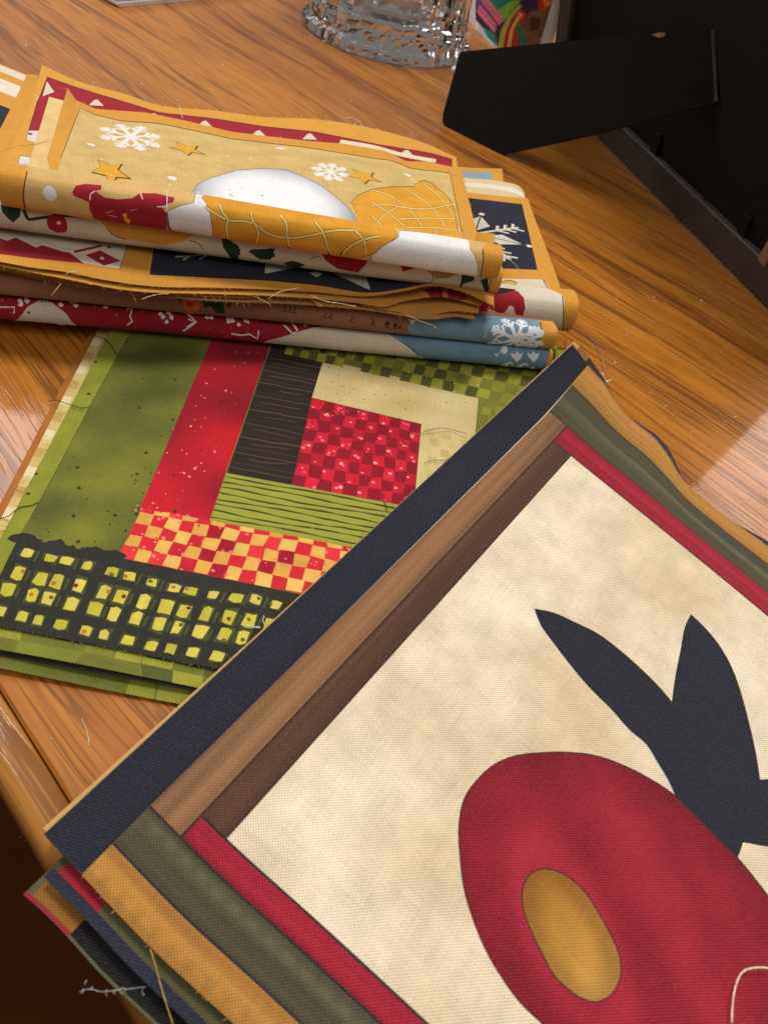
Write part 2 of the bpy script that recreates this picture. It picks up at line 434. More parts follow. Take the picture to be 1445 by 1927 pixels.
def coons(c0, c1, d0, d1, wob=None):
    """c0: v=0, c1: v=1 (along u); d0: u=0, d1: u=1 (along v)"""
    c0, c1, d0, d1 = map(Curve, (c0, c1, d0, d1))
    z = np.zeros(1); o = np.ones(1)
    P00, P10, P01, P11 = c0(z)[0], c0(o)[0], c1(z)[0], c1(o)[0]
    def S(u, v):
        u = np.asarray(u, float); v = np.asarray(v, float); U, V = u[:, None], v[:, None]
        r = (1 - V) * c0(u) + V * c1(u) + (1 - U) * d0(v) + U * d1(v) - ((1 - U) * (1 - V) * P00 + U * (1 - V) * P10 + (1 - U) * V * P01 + U * V * P11)
        if wob is not None: r[:, 2] += wob(u, v)
        return r
    S.size = (0.5 * (c0.len + c1.len), 0.5 * (d0.len + d1.len))
    return S
def fold_surface(L, R, wob=None):
    """L,R: dicts front (xyz of roll centre), back (xyz), r, zb(bottom leaf back z)"""
    a = R['f'] - L['f']; a[2] = 0; a /= np.linalg.norm(a); fr = np.array([a[1], -a[0], 0.])      # toward the viewer
    def profile(e):
        f, b, r = e['f'], e['b'], e['r']; back = (b - f); Lb = np.linalg.norm(back[:2]); bd = np.array([back[0], back[1], 0]) / Lb
        zc = f[2]; sag = e.get('sag', 0.55)
        fl = f + a * e.get('flare', 0.0); back2 = b - fl; bd2 = np.array([back2[0], back2[1], 0]) / Lb
        def pt(t, z):                     # t>0 toward viewer (along fr), t<0 toward back edge
            if t < -2.0 * r: return np.array([fl[0], fl[1], 0]) + bd2 * -t + np.array([0, 0, z])
            return np.array([f[0], f[1], 0]) + (fr * t if t > 0 else bd * -t) + np.array([0, 0, z])
        pts = [pt(-Lb, b[2])]
        for q in (0.85, 0.68, 0.5, 0.34, 0.2):
            zz = b[2] + (zc + r * sag - b[2]) * (1 - q) / 0.8
            pts.append(pt(-Lb * q, zz))
        pts += [pt(-2.3 * r, zc + r * (sag + .06)), pt(-1.25 * r, zc + r * 0.86)]
        for ang in np.linspace(100, -95, 12):
            aa = math.radians(ang); t = r * math.cos(aa) * 0.72; pts.append(pt(t, zc + r * math.sin(aa)))
        pts += [pt(-2 * r, zc - r * 0.85), pt(-Lb * 0.35, e.get('zm', zc - r)), pt(-Lb * 0.9, e['zb'])]
        return np.array(pts)
    pl, pr = profile(L), profile(R)
    pm = (pl + pr) / 2; d = np.r_[0, np.cumsum(np.linalg.norm(np.diff(pm, axis=0), axis=1))]; tot = d[-1]; d /= tot
    def S(u, v):
        u = np.asarray(u, float); v = np.asarray(v, float)
        U = u[:, None]
        r = (1 - U) * cr_eval(pl, d, np.clip(v, 0, 1)) + U * cr_eval(pr, d, np.clip(v, 0, 1))
        if wob is not None: r = r + wob(u, v)
        return r
    S.size = (np.linalg.norm(R['f'] - L['f']), tot)
    S.leaf = d[6]; S.crest = d[7]; S.low = d[-4]; S.mid = d[13]
    return S
def snowflake(cl, c, r, col, w=0.0011, arms=6, rot=0.0, asp=1.0, st=1.0):
    sc = np.array([cl.su, cl.sv / st])
    for k in range(arms):
        a = rot + k * 2 * math.pi / arms; d = np.array([math.cos(a) * asp, math.sin(a)]); n = np.array([-d[1], d[0]])
        cl.uvline([c, c + d * r / sc], w, col)
        for f_, l_ in ((0.5, 0.30), (0.72, 0.24), (0.9, 0.14)):
            b = c + d * r * f_ / sc
            for sg in (1, -1):
                cl.uvline([b, b + (d * 0.7 + n * sg * 0.8) * r * l_ / sc], w * 0.8, col)
def star(cl, px, r, col, rng, rot=0.3):
    c = cl.inv([px], *rng)[0]; sc = np.array([cl.su, cl.sv / 1.35]); q = []
    for k in range(10):
        a = rot + k * math.pi / 5; rr = r if k % 2 == 0 else r * 0.45; q.append(c + np.array([math.cos(a), math.sin(a)]) * rr / sc)
    q = np.array(q)
    cl.add(c + (q - c) * 1.16 + np.array([0.0003, 0.0002]) / sc, (95, 70, 30)); cl.add(q, col)
def n2(seed, sc):
    """cheap smooth value noise over uv metres"""
    rg = np.random.default_rng(seed); k = rg.normal(0, 1, (14, 2)) * sc; ph = rg.random(14) * 6.28
    return lambda x: np.sin(x @ k.T + ph).mean(1) * 2.2

# ================================================================== SETTING
FLOORM = simple('dark_floor_boards', (0.080, 0.024, 0.006), 0.7, 0.05, noise=.35, nscale=6)
E0, E1 = P(0, 1300), P(135, 1516.6)
g = (E1 - E0) / np.linalg.norm(E1 - E0); gin = np.array([-g[1], g[0], 0.])
if gin[1] < 0: gin = -gin
fl = mesh_obj('floor', [(-3, -3, 0), (3, -3, 0), (3, 3, 0), (-3, 3, 0)], [(0, 1, 2, 3)], FLOORM, smooth=False)
fl.location = (0, 0, -0.74); fl.rotation_euler.z = math.radians(40); props(fl, kind='structure')

tab = empty('oak_table', (float(E0[0]), float(E0[1]), 0))
tab.rotation_euler.z = math.atan2(g[1], g[0])
ysign = 1 if abs(math.atan2(gin[1], gin[0]) - math.atan2(g[1], g[0]) - math.pi / 2) < 0.1 or abs(math.atan2(gin[1], gin[0]) - math.atan2(g[1], g[0]) + 3 * math.pi / 2) < 0.1 else -1
props(tab, 'glossy orange brown oak table top that everything lies on', 'table')
def prism_x(name, prof, x0, x1, mat, parent, smooth=False):
    n = len(prof); vs = [(x0, y * ysign, z) for y, z in prof] + [(x1, y * ysign, z) for y, z in prof]
    fs = [(i, (i + 1) % n, n + (i + 1) % n, n + i) for i in range(n)] + [tuple(range(n))[::-1], tuple(range(n, 2 * n))]
    me = bpy.data.meshes.new(name); me.from_pydata(vs, [], fs); bm = bmesh.new(); bm.from_mesh(me)
    bmesh.ops.recalc_face_normals(bm, faces=bm.faces); bm.to_mesh(me); bm.free()
    me.materials.append(mat)
    if smooth: me.polygons.foreach_set('use_smooth', [True] * len(me.polygons))
    o = bpy.data.objects.new(name, me); COL.objects.link(o); o.parent = parent
    return o
prism_x('tabletop', [(0.0004, -0.0010), (0.0012, 0.0), (1.7, 0.0), (1.7, -0.026), (0.0004, -0.026)], -1.7, 1.1, OAK, tab)
BW = 0.0105
band = [(0.0, -0.0012), (-0.0008, -0.0003)] + [(-BW + 0.0042 - 0.0042 * math.sin(a), -0.0004 - 0.0060 * (1 - math.cos(a))) for a in np.linspace(0, math.pi / 2, 9)] + [(-BW, -0.02), (-BW + 0.004, -0.0255), (0.0, -0.0258)]
prism_x('edge_moulding', band, -1.7, 1.1, OAKEDGE, tab, True)
prism_x('apron', [(0.045, -0.0262), (0.065, -0.0262), (0.065, -0.11), (0.045, -0.11)], -1.6, 1.0, OAK, tab)

# ================================================================== PATCHWORK (log cabin) STACK
GZ = 0.0056
bl = P(-75, 1164, GZ); lp = P(204, 626, GZ); vd = (lp - bl) / np.linalg.norm(lp - bl)
brd = P(415, 1258, GZ) - bl; ud = brd / np.linalg.norm(brd)
SIDE = 0.212
tl = bl + vd * SIDE; br = bl + ud * SIDE; tr = P(1088, 662, GZ)
def quadsheet(a, b, c, d, wob=None):      # a=(0,0) b=(1,0) c=(1,1) d=(0,1)
    return coons([a, b], [d, c], [a, d], [b, c], wob)
def gw(u, v): return 0.0005 * np.sin(9 * u + 4 * v) * np.sin(7 * v + 1) - 0.0006 * np.clip(0.12 - v, 0, 1) / 0.12 * (0.5 + 0.5 * np.sin(u * 8))
S = quadsheet(bl, br, tr, tl, gw)
G = Cloth(S, SIDE, SIDE, (116, 122, 42), SPECK)
gn = n2(3, 95)
def greenf(uv):
    t = gn(uv * SIDE)[:, None] * 0.55 + 0.42; t = np.clip(t, 0, 1)
    return lin((76, 83, 34)) * (1 - t) + lin((132, 134, 42)) * t
G.func = greenf
# pale green selvage strip down the left
G.poly([(250, 540), (292, 540), (241, 634), (162, 780), (75, 944), (39, 1010), (0, 1085), (-75, 1164)], (134, 140, 44), SPECK, ext=.3)
G.line([(241, 634), (162, 780), (75, 944), (37, 1010), (0, 1085)], 1.3, (70, 74, 34), ext=.3)
# red strip
rn = n2(5, 90)
def redf(uv):
    t = np.clip(rn(uv * SIDE)[:, None] * 1.3 + 0.40, 0, 1); return lin((138, 14, 38)) * (1 - t) + lin((192, 20, 38)) * t
G.poly([(438, 545), (545, 545), (394.5, 979), (264, 957)], (180, 22, 45), PLAIN, redf, ext=.3)
# black brown strip with scratchy lines
G.poly([(548, 545), (645, 545), (609, 676), (548.5, 914), (427, 890)], (38, 31, 29), PLAIN, ext=.3)
q = homog([(515, 630), (622, 650), (548.5, 914), (427, 890)])
for i in range(30):
    t = 0.02 + i / 31; a, b = (0.02, 0.98) if i % 3 else (0.1 + .3 * random.random(), 0.75 + .2 * random.random())
    ss = np.linspace(a, b, 9); ln = q(np.stack([ss, t + 0.004 * np.cumsum(RNG.normal(0, 1, 9)) * 0.6], 1))
    G.line(ln, 1.0 + 1.3 * random.random(), [(84, 60, 44), (66, 48, 38), (100, 72, 50)][i % 3], ext=.3, n=14)
# khaki L
kn = n2(9, 120)
def khakif(uv):
    t = np.clip(kn(uv * SIDE)[:, None] * 0.6 + 0.5, 0, 1); return lin((196, 174, 108)) * (1 - t) + lin((216, 200, 146)) * t
G.poly([(609, 676), (900, 746), (880, 1000), (770, 1000), (793, 798), (587, 748)], (205, 186, 122), PLAIN, khakif, ext=.3)
for i in range(9):
    for j in range(3):
        c = (802 + j * 30 + 8 * (i % 2) - i * 1.5, 806 + i * 17 + j * 5)
        G.poly([(c[0], c[1]), (c[0] + 17, c[1] + 3), (c[0] + 16, c[1] + 17), (c[0] - 1, c[1] + 14)], (197, 178, 112) if (i + j) % 2 else (203, 186, 123), ext=.3)
# olive checks across the top and right
G.poly([(513, 560), (1150, 660), (1000, 860), (897, 860), (900, 746), (609, 676), (628, 610)], (118, 120, 42), PLAIN, ext=.3)
q = homog([(560, 560), (1160, 655), (1120, 800), (520, 662)])
for i in range(30):
    for j in range(7):
        if (i + j) % 2 and random.random() < .9: c = (158, 156, 50) if random.random() < .6 else (140, 140, 46)
        elif random.random() < .5: c = (84, 88, 38)
        else: continue
        jt = lambda: RNG.normal(0, .0016, 2)
        G.add(G.inv(q([np.array((i / 30, j / 7)) + jt(), np.array(((i + 1) / 30, j / 7)) + jt(), np.array(((i + 1) / 30, (j + 1) / 7)) + jt(), np.array((i / 30, (j + 1) / 7)) + jt()]), ext=.3), c)
G.poly([(900, 746), (1010, 772), (1000, 900), (893, 900)], (126, 128, 46), SPECK, ext=.3)
for i in range(10):
    c = (908 + 24 * (i % 3) + 10 * ((i // 3) % 2), 764 + 19 * (i // 3))
    G.poly([c, (c[0] + 16, c[1] + 4), (c[0] + 15, c[1] + 19), (c[0] - 1, c[1] + 15)], (150, 150, 50), ext=.3)
# red on red checks
RC = [(586.7, 748), (792.7, 797.7), (779, 955), (548.5, 914.6)]
G.poly(RC, (138, 14, 38), PLAIN, ext=.3)
q = homog(RC); NX, NY = 10, 8
for i in range(NX):
    for j in range(NY):
        if (i + j) % 2: continue
        jt = lambda: RNG.normal(0, .008, 2)
        m = 0.006
        pts = [np.array(((i + m) / NX, (j + m) / NY)) + jt(), np.array(((i + 1) / NX, j / NY)) + jt(), np.array(((i + 1) / NX, (j + 1) / NY)) + jt(), np.array((i / NX, (j + 1) / NY)) + jt()]
        G.add(G.inv(np.clip(q(np.clip(pts, 0.005, .995)), -999, 3000), ext=.3), (206, 26, 52) if random.random() < .75 else (186, 20, 46))
        for _ in range(random.choice((1, 2, 3))):
            G.dot(q([((i + .2 + .6 * random.random()) / NX, (j + .3 + .6 * random.random()) / NY)])[0], 0.00035 + .0005 * random.random(), (236, 110, 130) if random.random() < .6 else (240, 160, 160), ext=.3)
# green with ragged dark lines
GS = [(427, 890), (780, 955), (690, 1038), (394.5, 981)]
G.poly([(427, 890), (790, 957), (700, 1040), (394.5, 981)], (150, 154, 56), PLAIN, ext=.3)
q = homog([(427, 890), (790, 957), (775, 1052), (394.5, 981)])
for i in range(8):
    t = 0.07 + i * 0.118
    for a, b in ((0.0, .46 + .2 * random.random()), (.5, 1.0)):
        n = 12; ss = np.linspace(a, b, n); ln = q(np.stack([ss, t + 0.016 * np.sin(ss * 9 + i * 2) + RNG.normal(0, .004, n)], 1))
        w = (1.2 + 2.2 * np.abs(np.sin(np.linspace(0, 7, n * 2) + i * 1.7)))
        G.add(G.inv(ribbon(cr_spline(ln, n * 2), w), ext=.3), (58, 58, 34))
# red and gold checks
RG = [(268, 955), (700, 1037), (686, 1141), (222, 1049)]
G.poly(RG, (204, 36, 48), PLAIN, ext=.3); q = homog(RG); NX, NY = 16, 4.4
for i in range(NX):
    for j in range(-1, 5):
        y0, y1 = max(0.0, (j + .4) / NY), min(1.0, (j + 1.4) / NY)
        if y1 - y0 < .02: continue
        jt = lambda: np.array((RNG.normal(0, .0035), RNG.normal(0, .012)))
        pts = np.clip([np.array((i / NX, y0)) + jt(), np.array(((i + 1) / NX, y0)) + jt(), np.array(((i + 1) / NX, y1)) + jt(), np.array((i / NX, y1)) + jt()], 0.0, 1.0)
        if (i + j) % 2 == 0: c = [(222, 174, 84), (214, 160, 74), (228, 184, 96)][random.randrange(3)]
        elif random.random() < .4: c = [(160, 18, 44), (224, 52, 58), (190, 30, 46)][random.randrange(3)]
        else: continue
        G.add(G.inv(q(pts), ext=.3), c)
for _ in range(60): G.dot(q([(random.random(), random.random())])[0], 0.0003 + .0004 * random.random(), (236, 120, 120), ext=.3)
# black plaid with yellow windows
PL = [(34, 1017), (221.5, 1048.6), (498, 1104), (640, 1135), (700, 1330), (-150, 1170), (-75, 1140), (0, 1085)]
G.poly(PL, (44, 44, 40), PLAIN, ext=.3)
for t in np.linspace(0, 1, 22):
    a = np.array([38, 1016]) + t * np.array([182, 32])
    G.dot(a + RNG.normal(0, 3, 2), 0.0010 + .0011 * random.random(), (44, 44, 40), n=9, jag=.35, asp=1.4)
rows = [[(150,262),(278,290),(365,305),(483,330),(613,365),(706,388),(828,424),(950,452),(1040,468),(1160,487),(1285,505),(1393,515),(1500,545),(1620,560)],
        [(100,370),(222,402),(312,415),(432,440),(565,475),(660,497),(783,527),(907,555),(1003,577),(1123,593),(1247,610),(1357,630),(1470,655)],
        [(-80,430),(45,460),(175,492),(265,508),(390,540),(520,565),(622,595),(740,617),(865,647),(965,665),(1090,690),(1223,705),(1320,720),(1440,745)],
        [(-90,560),(0,575),(122,605),(213,625),(333,650),(470,683),(568,707),(697,735),(825,765),(928,783),(1050,800),(1185,825),(1290,850)]]
hh = [24, 42, 40, 29]; e1, e2 = np.array([1, .2]), np.array([-.42, 1.0])
cells = []
for r, row in enumerate(rows):
    for i, (a, b) in enumerate(row):
        c = np.array([a / 2.89, 950 + b / 2.89]); wd = (31 if (i % 3) else 27) / 2.89 * random.uniform(.9, 1.12); hd = hh[r] / 2.89 * .88
        cells.append((c, wd, hd))
for r, row in enumerate(rows[:-1]):        # mid green bars between the windows
    for i in range(min(len(row), len(rows[r + 1])) - 1):
        a = np.array(row[i]) / 2.89 + [0, 950]
        if random.random() < .75:
            G.poly([a + e1 * 17 - e2 * 8, a + e1 * 22 - e2 * 8, a + e1 * 21 + e2 * 12, a + e1 * 16 + e2 * 12], (70, 77, 40), SPECK, ext=.3)
for c, wd, hd in cells:
    j = lambda k: RNG.normal(0, k, 2)
    G.poly([c - e1 * wd * 1.28 - e2 * hd * 1.2 + j(2), c + e1 * wd * 1.28 - e2 * hd * 1.15 + j(2), c + e1 * wd * 1.25 + e2 * hd * 1.22 + j(2), c - e1 * wd * 1.22 + e2 * hd * 1.2 + j(2)], (70, 75, 39), SPECK, ext=.3)
for c, wd, hd in cells:
    j = lambda k: RNG.normal(0, k, 2)
    G.poly([c - e1 * wd - e2 * hd * .8 + j(1.2), c - e2 * hd + j(1), c + e1 * wd - e2 * hd * .85 + j(1.2), c + e1 * wd + e2 * hd * .9 + j(1.2), c + e2 * hd + j(1), c - e1 * wd + e2 * hd * .85 + j(1.2)], [(198, 188, 66), (184, 178, 60), (206, 192, 84)][random.randrange(3)], ext=.3)
    if random.random() < .45: G.dot(c + j(5), 0.0007, [(120, 30, 30), (90, 92, 40), (176, 110, 50)][random.randrange(3)], ext=.3)
# ink spatters
for _ in range(90):
    p_ = (random.uniform(40, 380), random.uniform(640, 1040)); G.dot(p_, random.choice((.0002, .0003, .0004, .0007)), (52, 56, 34), ext=.3)
for _ in range(70):
    t = random.random(); p_ = (random.uniform(400, 505) - t * 150, 645 + t * 320)
    G.dot(p_, random.choice((.0002, .0003, .0004, .0006)), (232, 130, 140) if random.random() < .6 else (110, 14, 34), ext=.3)
for _ in range(110):
    p_ = (random.uniform(600, 900), random.uniform(690, 790)); G.dot(p_, random.choice((.00018, .00025, .0004)), (150, 116, 60) if random.random() < .7 else (236, 226, 190), ext=.3)
GG = 'stacked patchwork print squares'
o = G.build('fabric_square', 'topmost patchwork print square with red, green and black plaid blocks', 'fabric', GG, 90, 90)

FRAY += [(o, G.S, 'v0', 260, 'green', dict(lmax=.0009)), (o, G.S, 'u0', 160, 'green', dict(lmax=.001))]
# squares underneath, shifted so their edges peek out
def under(dz, da, db, dc, dd, base, mat=PLAIN):
    wob = lambda u, v: 0.0006 * np.sin(11 * u + dz * 9000) * (1 - v) + 0.0003 * np.sin(9 * v + 3)
    o = np.array([0, 0, -dz])
    return Cloth(quadsheet(bl + o + da, br + o + db, tr + o + dc, tl + o + dd, wob), SIDE, SIDE, base, mat)
u1 = under(0.0014, -vd * .0062, -vd * .0058 + ud * .003, np.zeros(3), np.zeros(3), (112, 116, 44))
for i in range(26):
    x = i / 26
    jx = lambda: random.uniform(-.004, .004)
    for j in range(2): u1.add([(x + jx(), j * .017), (x + 1 / 26 + jx(), j * .017), (x + 1 / 26 + jx(), j * .017 + .017), (x + jx(), j * .017 + .017)], [(150, 150, 52), (108, 112, 44), (84, 90, 40), (122, 126, 46)][(i + j * 2 + random.randrange(2)) % 4], SPECK)
    if random.random() < .7: u1.add([(x, .028), (x + 1 / 30, .027), (x + 1 / 28, .05), (x, .052)], (54, 60, 36))
u1.build('fabric_square', 'green and yellow checked square just below the top patchwork square', 'fabric', GG, 50, 30)
u2 = under(0.0027, -vd * .0068 - ud * .004, -vd * .0062, ud * .006, -ud * .006, (42, 42, 38))
u2.add([(0, 0), (.02, 0), (.02, 1), (0, 1)], (206, 184, 118), SPECK)
for i in range(24): u2.add([(0, i / 24), (.014, i / 24), (.014, (i + .5) / 24), (0, (i + .5) / 24)], [(190, 158, 84), (226, 214, 168)][i % 2])
u2.build('fabric_square', 'dark square with cream checked left edge in the patchwork pile', 'fabric', GG, 40, 30)
u3 = under(0.0037, -vd * .010 - ud * .003, -vd * .011, ud * .004 + vd * .002, -ud * .002, (110, 114, 44))
for i in range(30):
    u3.add([(i / 30 + random.uniform(-.004, .004), 0), ((i + 1) / 30, 0), ((i + 1) / 30 + random.uniform(-.004, .004), .03), (i / 30, .03)], [(138, 140, 50), (104, 108, 44), (86, 92, 42)][random.randrange(3)], SPECK)
u3.build('fabric_square', 'green checked square second from the bottom of the patchwork pile', 'fabric', GG, 40, 30)
u4 = under(0.0046, -ud * .0075 + vd * .012, vd * .01, np.array([.0145, -.004, 0]), -ud * .009, (170, 104, 44), SPECK)
u4.add([(.88, .86), (1, .86), (1, 1), (.88, 1)], (196, 158, 92), CLOUD)
for _ in range(30): u4.uvdot((random.uniform(.93, 1), random.uniform(.9, 1)), .0006, (226, 200, 130))
u4.build('fabric_square', 'bottom orange brown square showing along left edge of the patchwork pile', 'fabric', GG, 40, 40)

# ================================================================== FRAMED BIRD PANEL STACK (right foreground)
A = P(83, 1570, 0.0085); B = P(1077, 648, 0.0135); AB = B - A; SD = np.linalg.norm(AB)
ab = AB / SD
D1 = P(439, 1927, 0.0075); ad = (D1 - A) / np.linalg.norm(D1 - A); D = A + ad * SD
bc = wpts([(1077, 648, .0135), (1110, 692, .0135), (1137, 722, .0130), (1159, 757, .0120), (1189, 791, .0105), (1229, 824, .0090), (1258, 863, .0085), (1285, 907, .0085), (1338, 953, .0080), (1445, 1031, .0065)])
cd = (bc[-1] - bc[-3]); cd[2] = 0; cd /= np.linalg.norm(cd)
used = Curve(bc).len; Cc = bc[-1] + cd * max(0.02, SD - used); Cc[2] = .006
def bw(u, v): return 0.0006 * np.sin(6 * u + 5 * v) * np.sin(5 * v) + 0.0010 * np.exp(-((u - .62) / .22) ** 2) * np.exp(-((v - .3) / .2) ** 2)
ad_l = wpts([(83, 1570, .0085), (151, 1643, .0086), (281, 1780, .0082), (439, 1927, .0075)]).tolist() + [list(D)]
bcC = Curve(np.vstack([bc, [Cc]])); lin_bc = np.array([B, Cc])
tgt = P(1445, 1031, .0065)
SB0 = coons([A, B], [D, Cc], ad_l, [list(B), list(Cc)], bw)
def SB(u, v):
    u = np.asarray(u, float); v = np.asarray(v, float); r = SB0(u, v)
    w_ = np.clip((u - .80) / .20, 0, 1.05) ** 1.3
    dev = bcC(v) - (B + (Cc - B) * v[:, None]); dev[:, :2] = dev[:, :2]
    return r + dev * w_[:, None]
K = Cloth(SB, SD, SD, (220, 203, 172), CLOUD)
kc = n2(12, 95)
def creamf(uv):
    t = np.clip(kc(uv * SD)[:, None] * .5 + .5, 0, 1); return lin((206, 186, 151)) * (1 - t) + lin((227, 214, 190)) * t
K.func = creamf
ea = K.inv([(216, 1589), (281, 1520), (339, 1571), (379, 1540), (427, 1575), (151, 1642)], ext=.2)
eb = K.inv([(1075, 724), (1030, 763), (1062, 805), (1045, 825.6), (1070, 861), (1111, 693.6)], ext=.2)
v1a = ea[[0, 1, 5], 1].mean(); v1b = eb[[0, 1, 5], 1].mean()
v2a = ea[[2, 3], 1].mean(); v2b = eb[[2, 3], 1].mean(); v3a, v3b = ea[4, 1], eb[4, 1]
ua1, ua2, ua3 = ea[0, 0], ea[[1, 2], 0].mean(), ea[[3, 4], 0].mean()
ub1, ub2, ub3 = eb[0, 0], eb[[1, 2], 0].mean(), eb[[3, 4], 0].mean()
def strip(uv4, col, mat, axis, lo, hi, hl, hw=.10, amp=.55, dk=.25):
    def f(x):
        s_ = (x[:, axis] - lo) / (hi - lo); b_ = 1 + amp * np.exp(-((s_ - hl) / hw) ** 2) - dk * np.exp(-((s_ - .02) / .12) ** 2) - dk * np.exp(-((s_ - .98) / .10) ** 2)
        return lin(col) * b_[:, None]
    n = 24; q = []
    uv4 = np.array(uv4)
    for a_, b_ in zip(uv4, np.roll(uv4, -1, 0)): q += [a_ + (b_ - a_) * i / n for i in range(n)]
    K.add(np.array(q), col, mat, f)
NAVY, BRN, DBR, OLV, GLD, RED = (32, 34, 47), (132, 96, 66), (80, 54, 43), (74, 70, 53), (168, 118, 54), (140, 27, 46)
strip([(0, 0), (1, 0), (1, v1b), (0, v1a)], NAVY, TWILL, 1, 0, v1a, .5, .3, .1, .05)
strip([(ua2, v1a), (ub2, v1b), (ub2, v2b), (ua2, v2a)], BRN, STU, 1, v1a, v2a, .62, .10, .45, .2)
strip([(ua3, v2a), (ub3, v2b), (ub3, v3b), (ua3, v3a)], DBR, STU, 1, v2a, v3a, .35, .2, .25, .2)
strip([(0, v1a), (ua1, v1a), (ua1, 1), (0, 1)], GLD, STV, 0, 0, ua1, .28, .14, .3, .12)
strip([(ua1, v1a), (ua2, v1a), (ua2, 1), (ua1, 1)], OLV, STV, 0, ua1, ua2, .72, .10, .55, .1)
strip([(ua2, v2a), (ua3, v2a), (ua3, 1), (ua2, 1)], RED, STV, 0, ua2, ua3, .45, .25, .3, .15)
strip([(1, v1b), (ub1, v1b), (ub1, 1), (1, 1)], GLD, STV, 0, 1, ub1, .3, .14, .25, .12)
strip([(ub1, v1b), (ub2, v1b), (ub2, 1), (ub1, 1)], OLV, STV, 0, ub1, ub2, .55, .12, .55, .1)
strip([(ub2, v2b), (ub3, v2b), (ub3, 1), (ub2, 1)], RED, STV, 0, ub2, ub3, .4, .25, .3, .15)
ol = .0006; LN = (44, 38, 44)
K.uvline([(ua1, v1a), (ua1, 1)], ol, LN); K.uvline([(ua2, v1a), (ua2, 1)], ol, LN); K.uvline([(ua3, v2a), (ua3, 1)], ol, LN)
K.uvline([(ub1, v1b), (ub1, 1)], ol, LN); K.uvline([(ub2, v1b), (ub2, 1)], ol, LN); K.uvline([(ub3, v2b), (ub3, 1)], ol, LN)
K.uvline([(ua2, v2a), (ub2, v2b)], ol, (52, 38, 36)); K.uvline([(ua3, v3a), (ub3, v3b)], ol, (60, 44, 40))
z6 = lambda l: np.array(l, float) / 2.329 + [850, 1100]
body = z6([(32,1080),(38,1010),(60,930),(110,860),(180,795),(270,755),(380,740),(500,737),(620,750),(740,790),(860,850),(960,915),(1050,1000),(1150,1100),(1250,1200),(1340,1310),(1400,1390),(1480,1520),(1560,1700),(1600,1900),(1500,2150),(1250,2300),(950,2320),(680,2200),(520,2060),(400,1927),(300,1830),(220,1720),(150,1600),(100,1480),(70,1390),(50,1300),(38,1190)])
feather = z6([(360,105),(430,118),(540,165),(640,215),(740,290),(830,370),(910,450),(963,512),(972,440),(1000,290),(1030,160),(1047,130),(1100,180),(1160,250),(1220,350),(1265,470),(1300,600),(1330,730),(1350,855),(1440,850),(1560,900),(1560,1180),(1386,1150),(1275,1130),(1262,1170),(1200,1300),(1050,1100),(980,930),(945,855),(900,780),(850,700),(780,640),(700,550),(600,450),(500,330),(440,250),(390,180)])
cn_ = [0, 7, 11, 18, 21, 23, 24, len(feather)]; fz = np.vstack([feather, feather[:1]])
feather = np.vstack([cr_spline(fz[a_:b_ + 1], max(4, (b_ - a_) * 5))[:-1] for a_, b_ in zip(cn_[:-1], cn_[1:])])
K.poly(feather, (33, 35, 48), TWILL, ext=.2)
egg = z6([(310,1370),(320,1310),(345,1270),(400,1248),(460,1258),(530,1300),(590,1360),(640,1440),(690,1530),(725,1610),(738,1690),(725,1750),(690,1800),(640,1825),(580,1815),(510,1770),(450,1710),(400,1620),(360,1540),(325,1450)])
eggc = K.inv([egg.mean(0)], ext=.2)[0]; bodyuv = K.inv(body[::2], ext=.6)
e_ax = K.inv(z6([(400, 1250), (640, 1825)]), ext=.2); exd = (e_ax[1] - e_ax[0]); el_ = np.linalg.norm(exd); exd /= el_
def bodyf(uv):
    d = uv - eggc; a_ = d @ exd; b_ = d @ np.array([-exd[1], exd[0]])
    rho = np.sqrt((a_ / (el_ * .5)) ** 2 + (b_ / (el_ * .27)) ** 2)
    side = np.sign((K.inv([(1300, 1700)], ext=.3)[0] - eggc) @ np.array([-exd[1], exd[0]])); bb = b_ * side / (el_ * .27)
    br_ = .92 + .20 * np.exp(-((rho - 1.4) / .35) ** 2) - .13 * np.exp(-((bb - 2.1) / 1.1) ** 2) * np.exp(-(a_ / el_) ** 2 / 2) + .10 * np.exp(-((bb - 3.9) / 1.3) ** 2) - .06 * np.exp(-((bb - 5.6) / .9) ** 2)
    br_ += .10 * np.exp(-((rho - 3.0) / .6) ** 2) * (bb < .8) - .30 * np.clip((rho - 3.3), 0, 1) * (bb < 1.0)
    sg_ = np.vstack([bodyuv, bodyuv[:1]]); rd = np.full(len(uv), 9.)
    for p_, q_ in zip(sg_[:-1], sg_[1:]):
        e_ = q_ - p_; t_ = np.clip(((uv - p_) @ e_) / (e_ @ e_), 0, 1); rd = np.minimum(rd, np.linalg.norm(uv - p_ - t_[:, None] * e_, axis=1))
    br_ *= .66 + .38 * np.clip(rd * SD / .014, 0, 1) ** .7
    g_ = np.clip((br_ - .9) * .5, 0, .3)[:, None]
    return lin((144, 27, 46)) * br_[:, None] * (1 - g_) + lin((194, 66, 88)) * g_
def eggf(uv):
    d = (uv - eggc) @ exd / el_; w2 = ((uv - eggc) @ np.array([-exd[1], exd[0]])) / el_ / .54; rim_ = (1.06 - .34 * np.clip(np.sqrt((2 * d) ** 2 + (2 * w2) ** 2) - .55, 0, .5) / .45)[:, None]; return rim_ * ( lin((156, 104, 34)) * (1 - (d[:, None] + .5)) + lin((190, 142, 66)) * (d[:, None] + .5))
K.poly(body, (172, 38, 62), CLOUD, bodyf, smooth=True, ext=.6, n=120, outline=(50, 34, 42), ow=2.1)
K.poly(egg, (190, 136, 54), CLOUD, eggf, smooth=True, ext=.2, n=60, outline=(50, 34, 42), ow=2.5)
BG = 'stacked bird print panels'
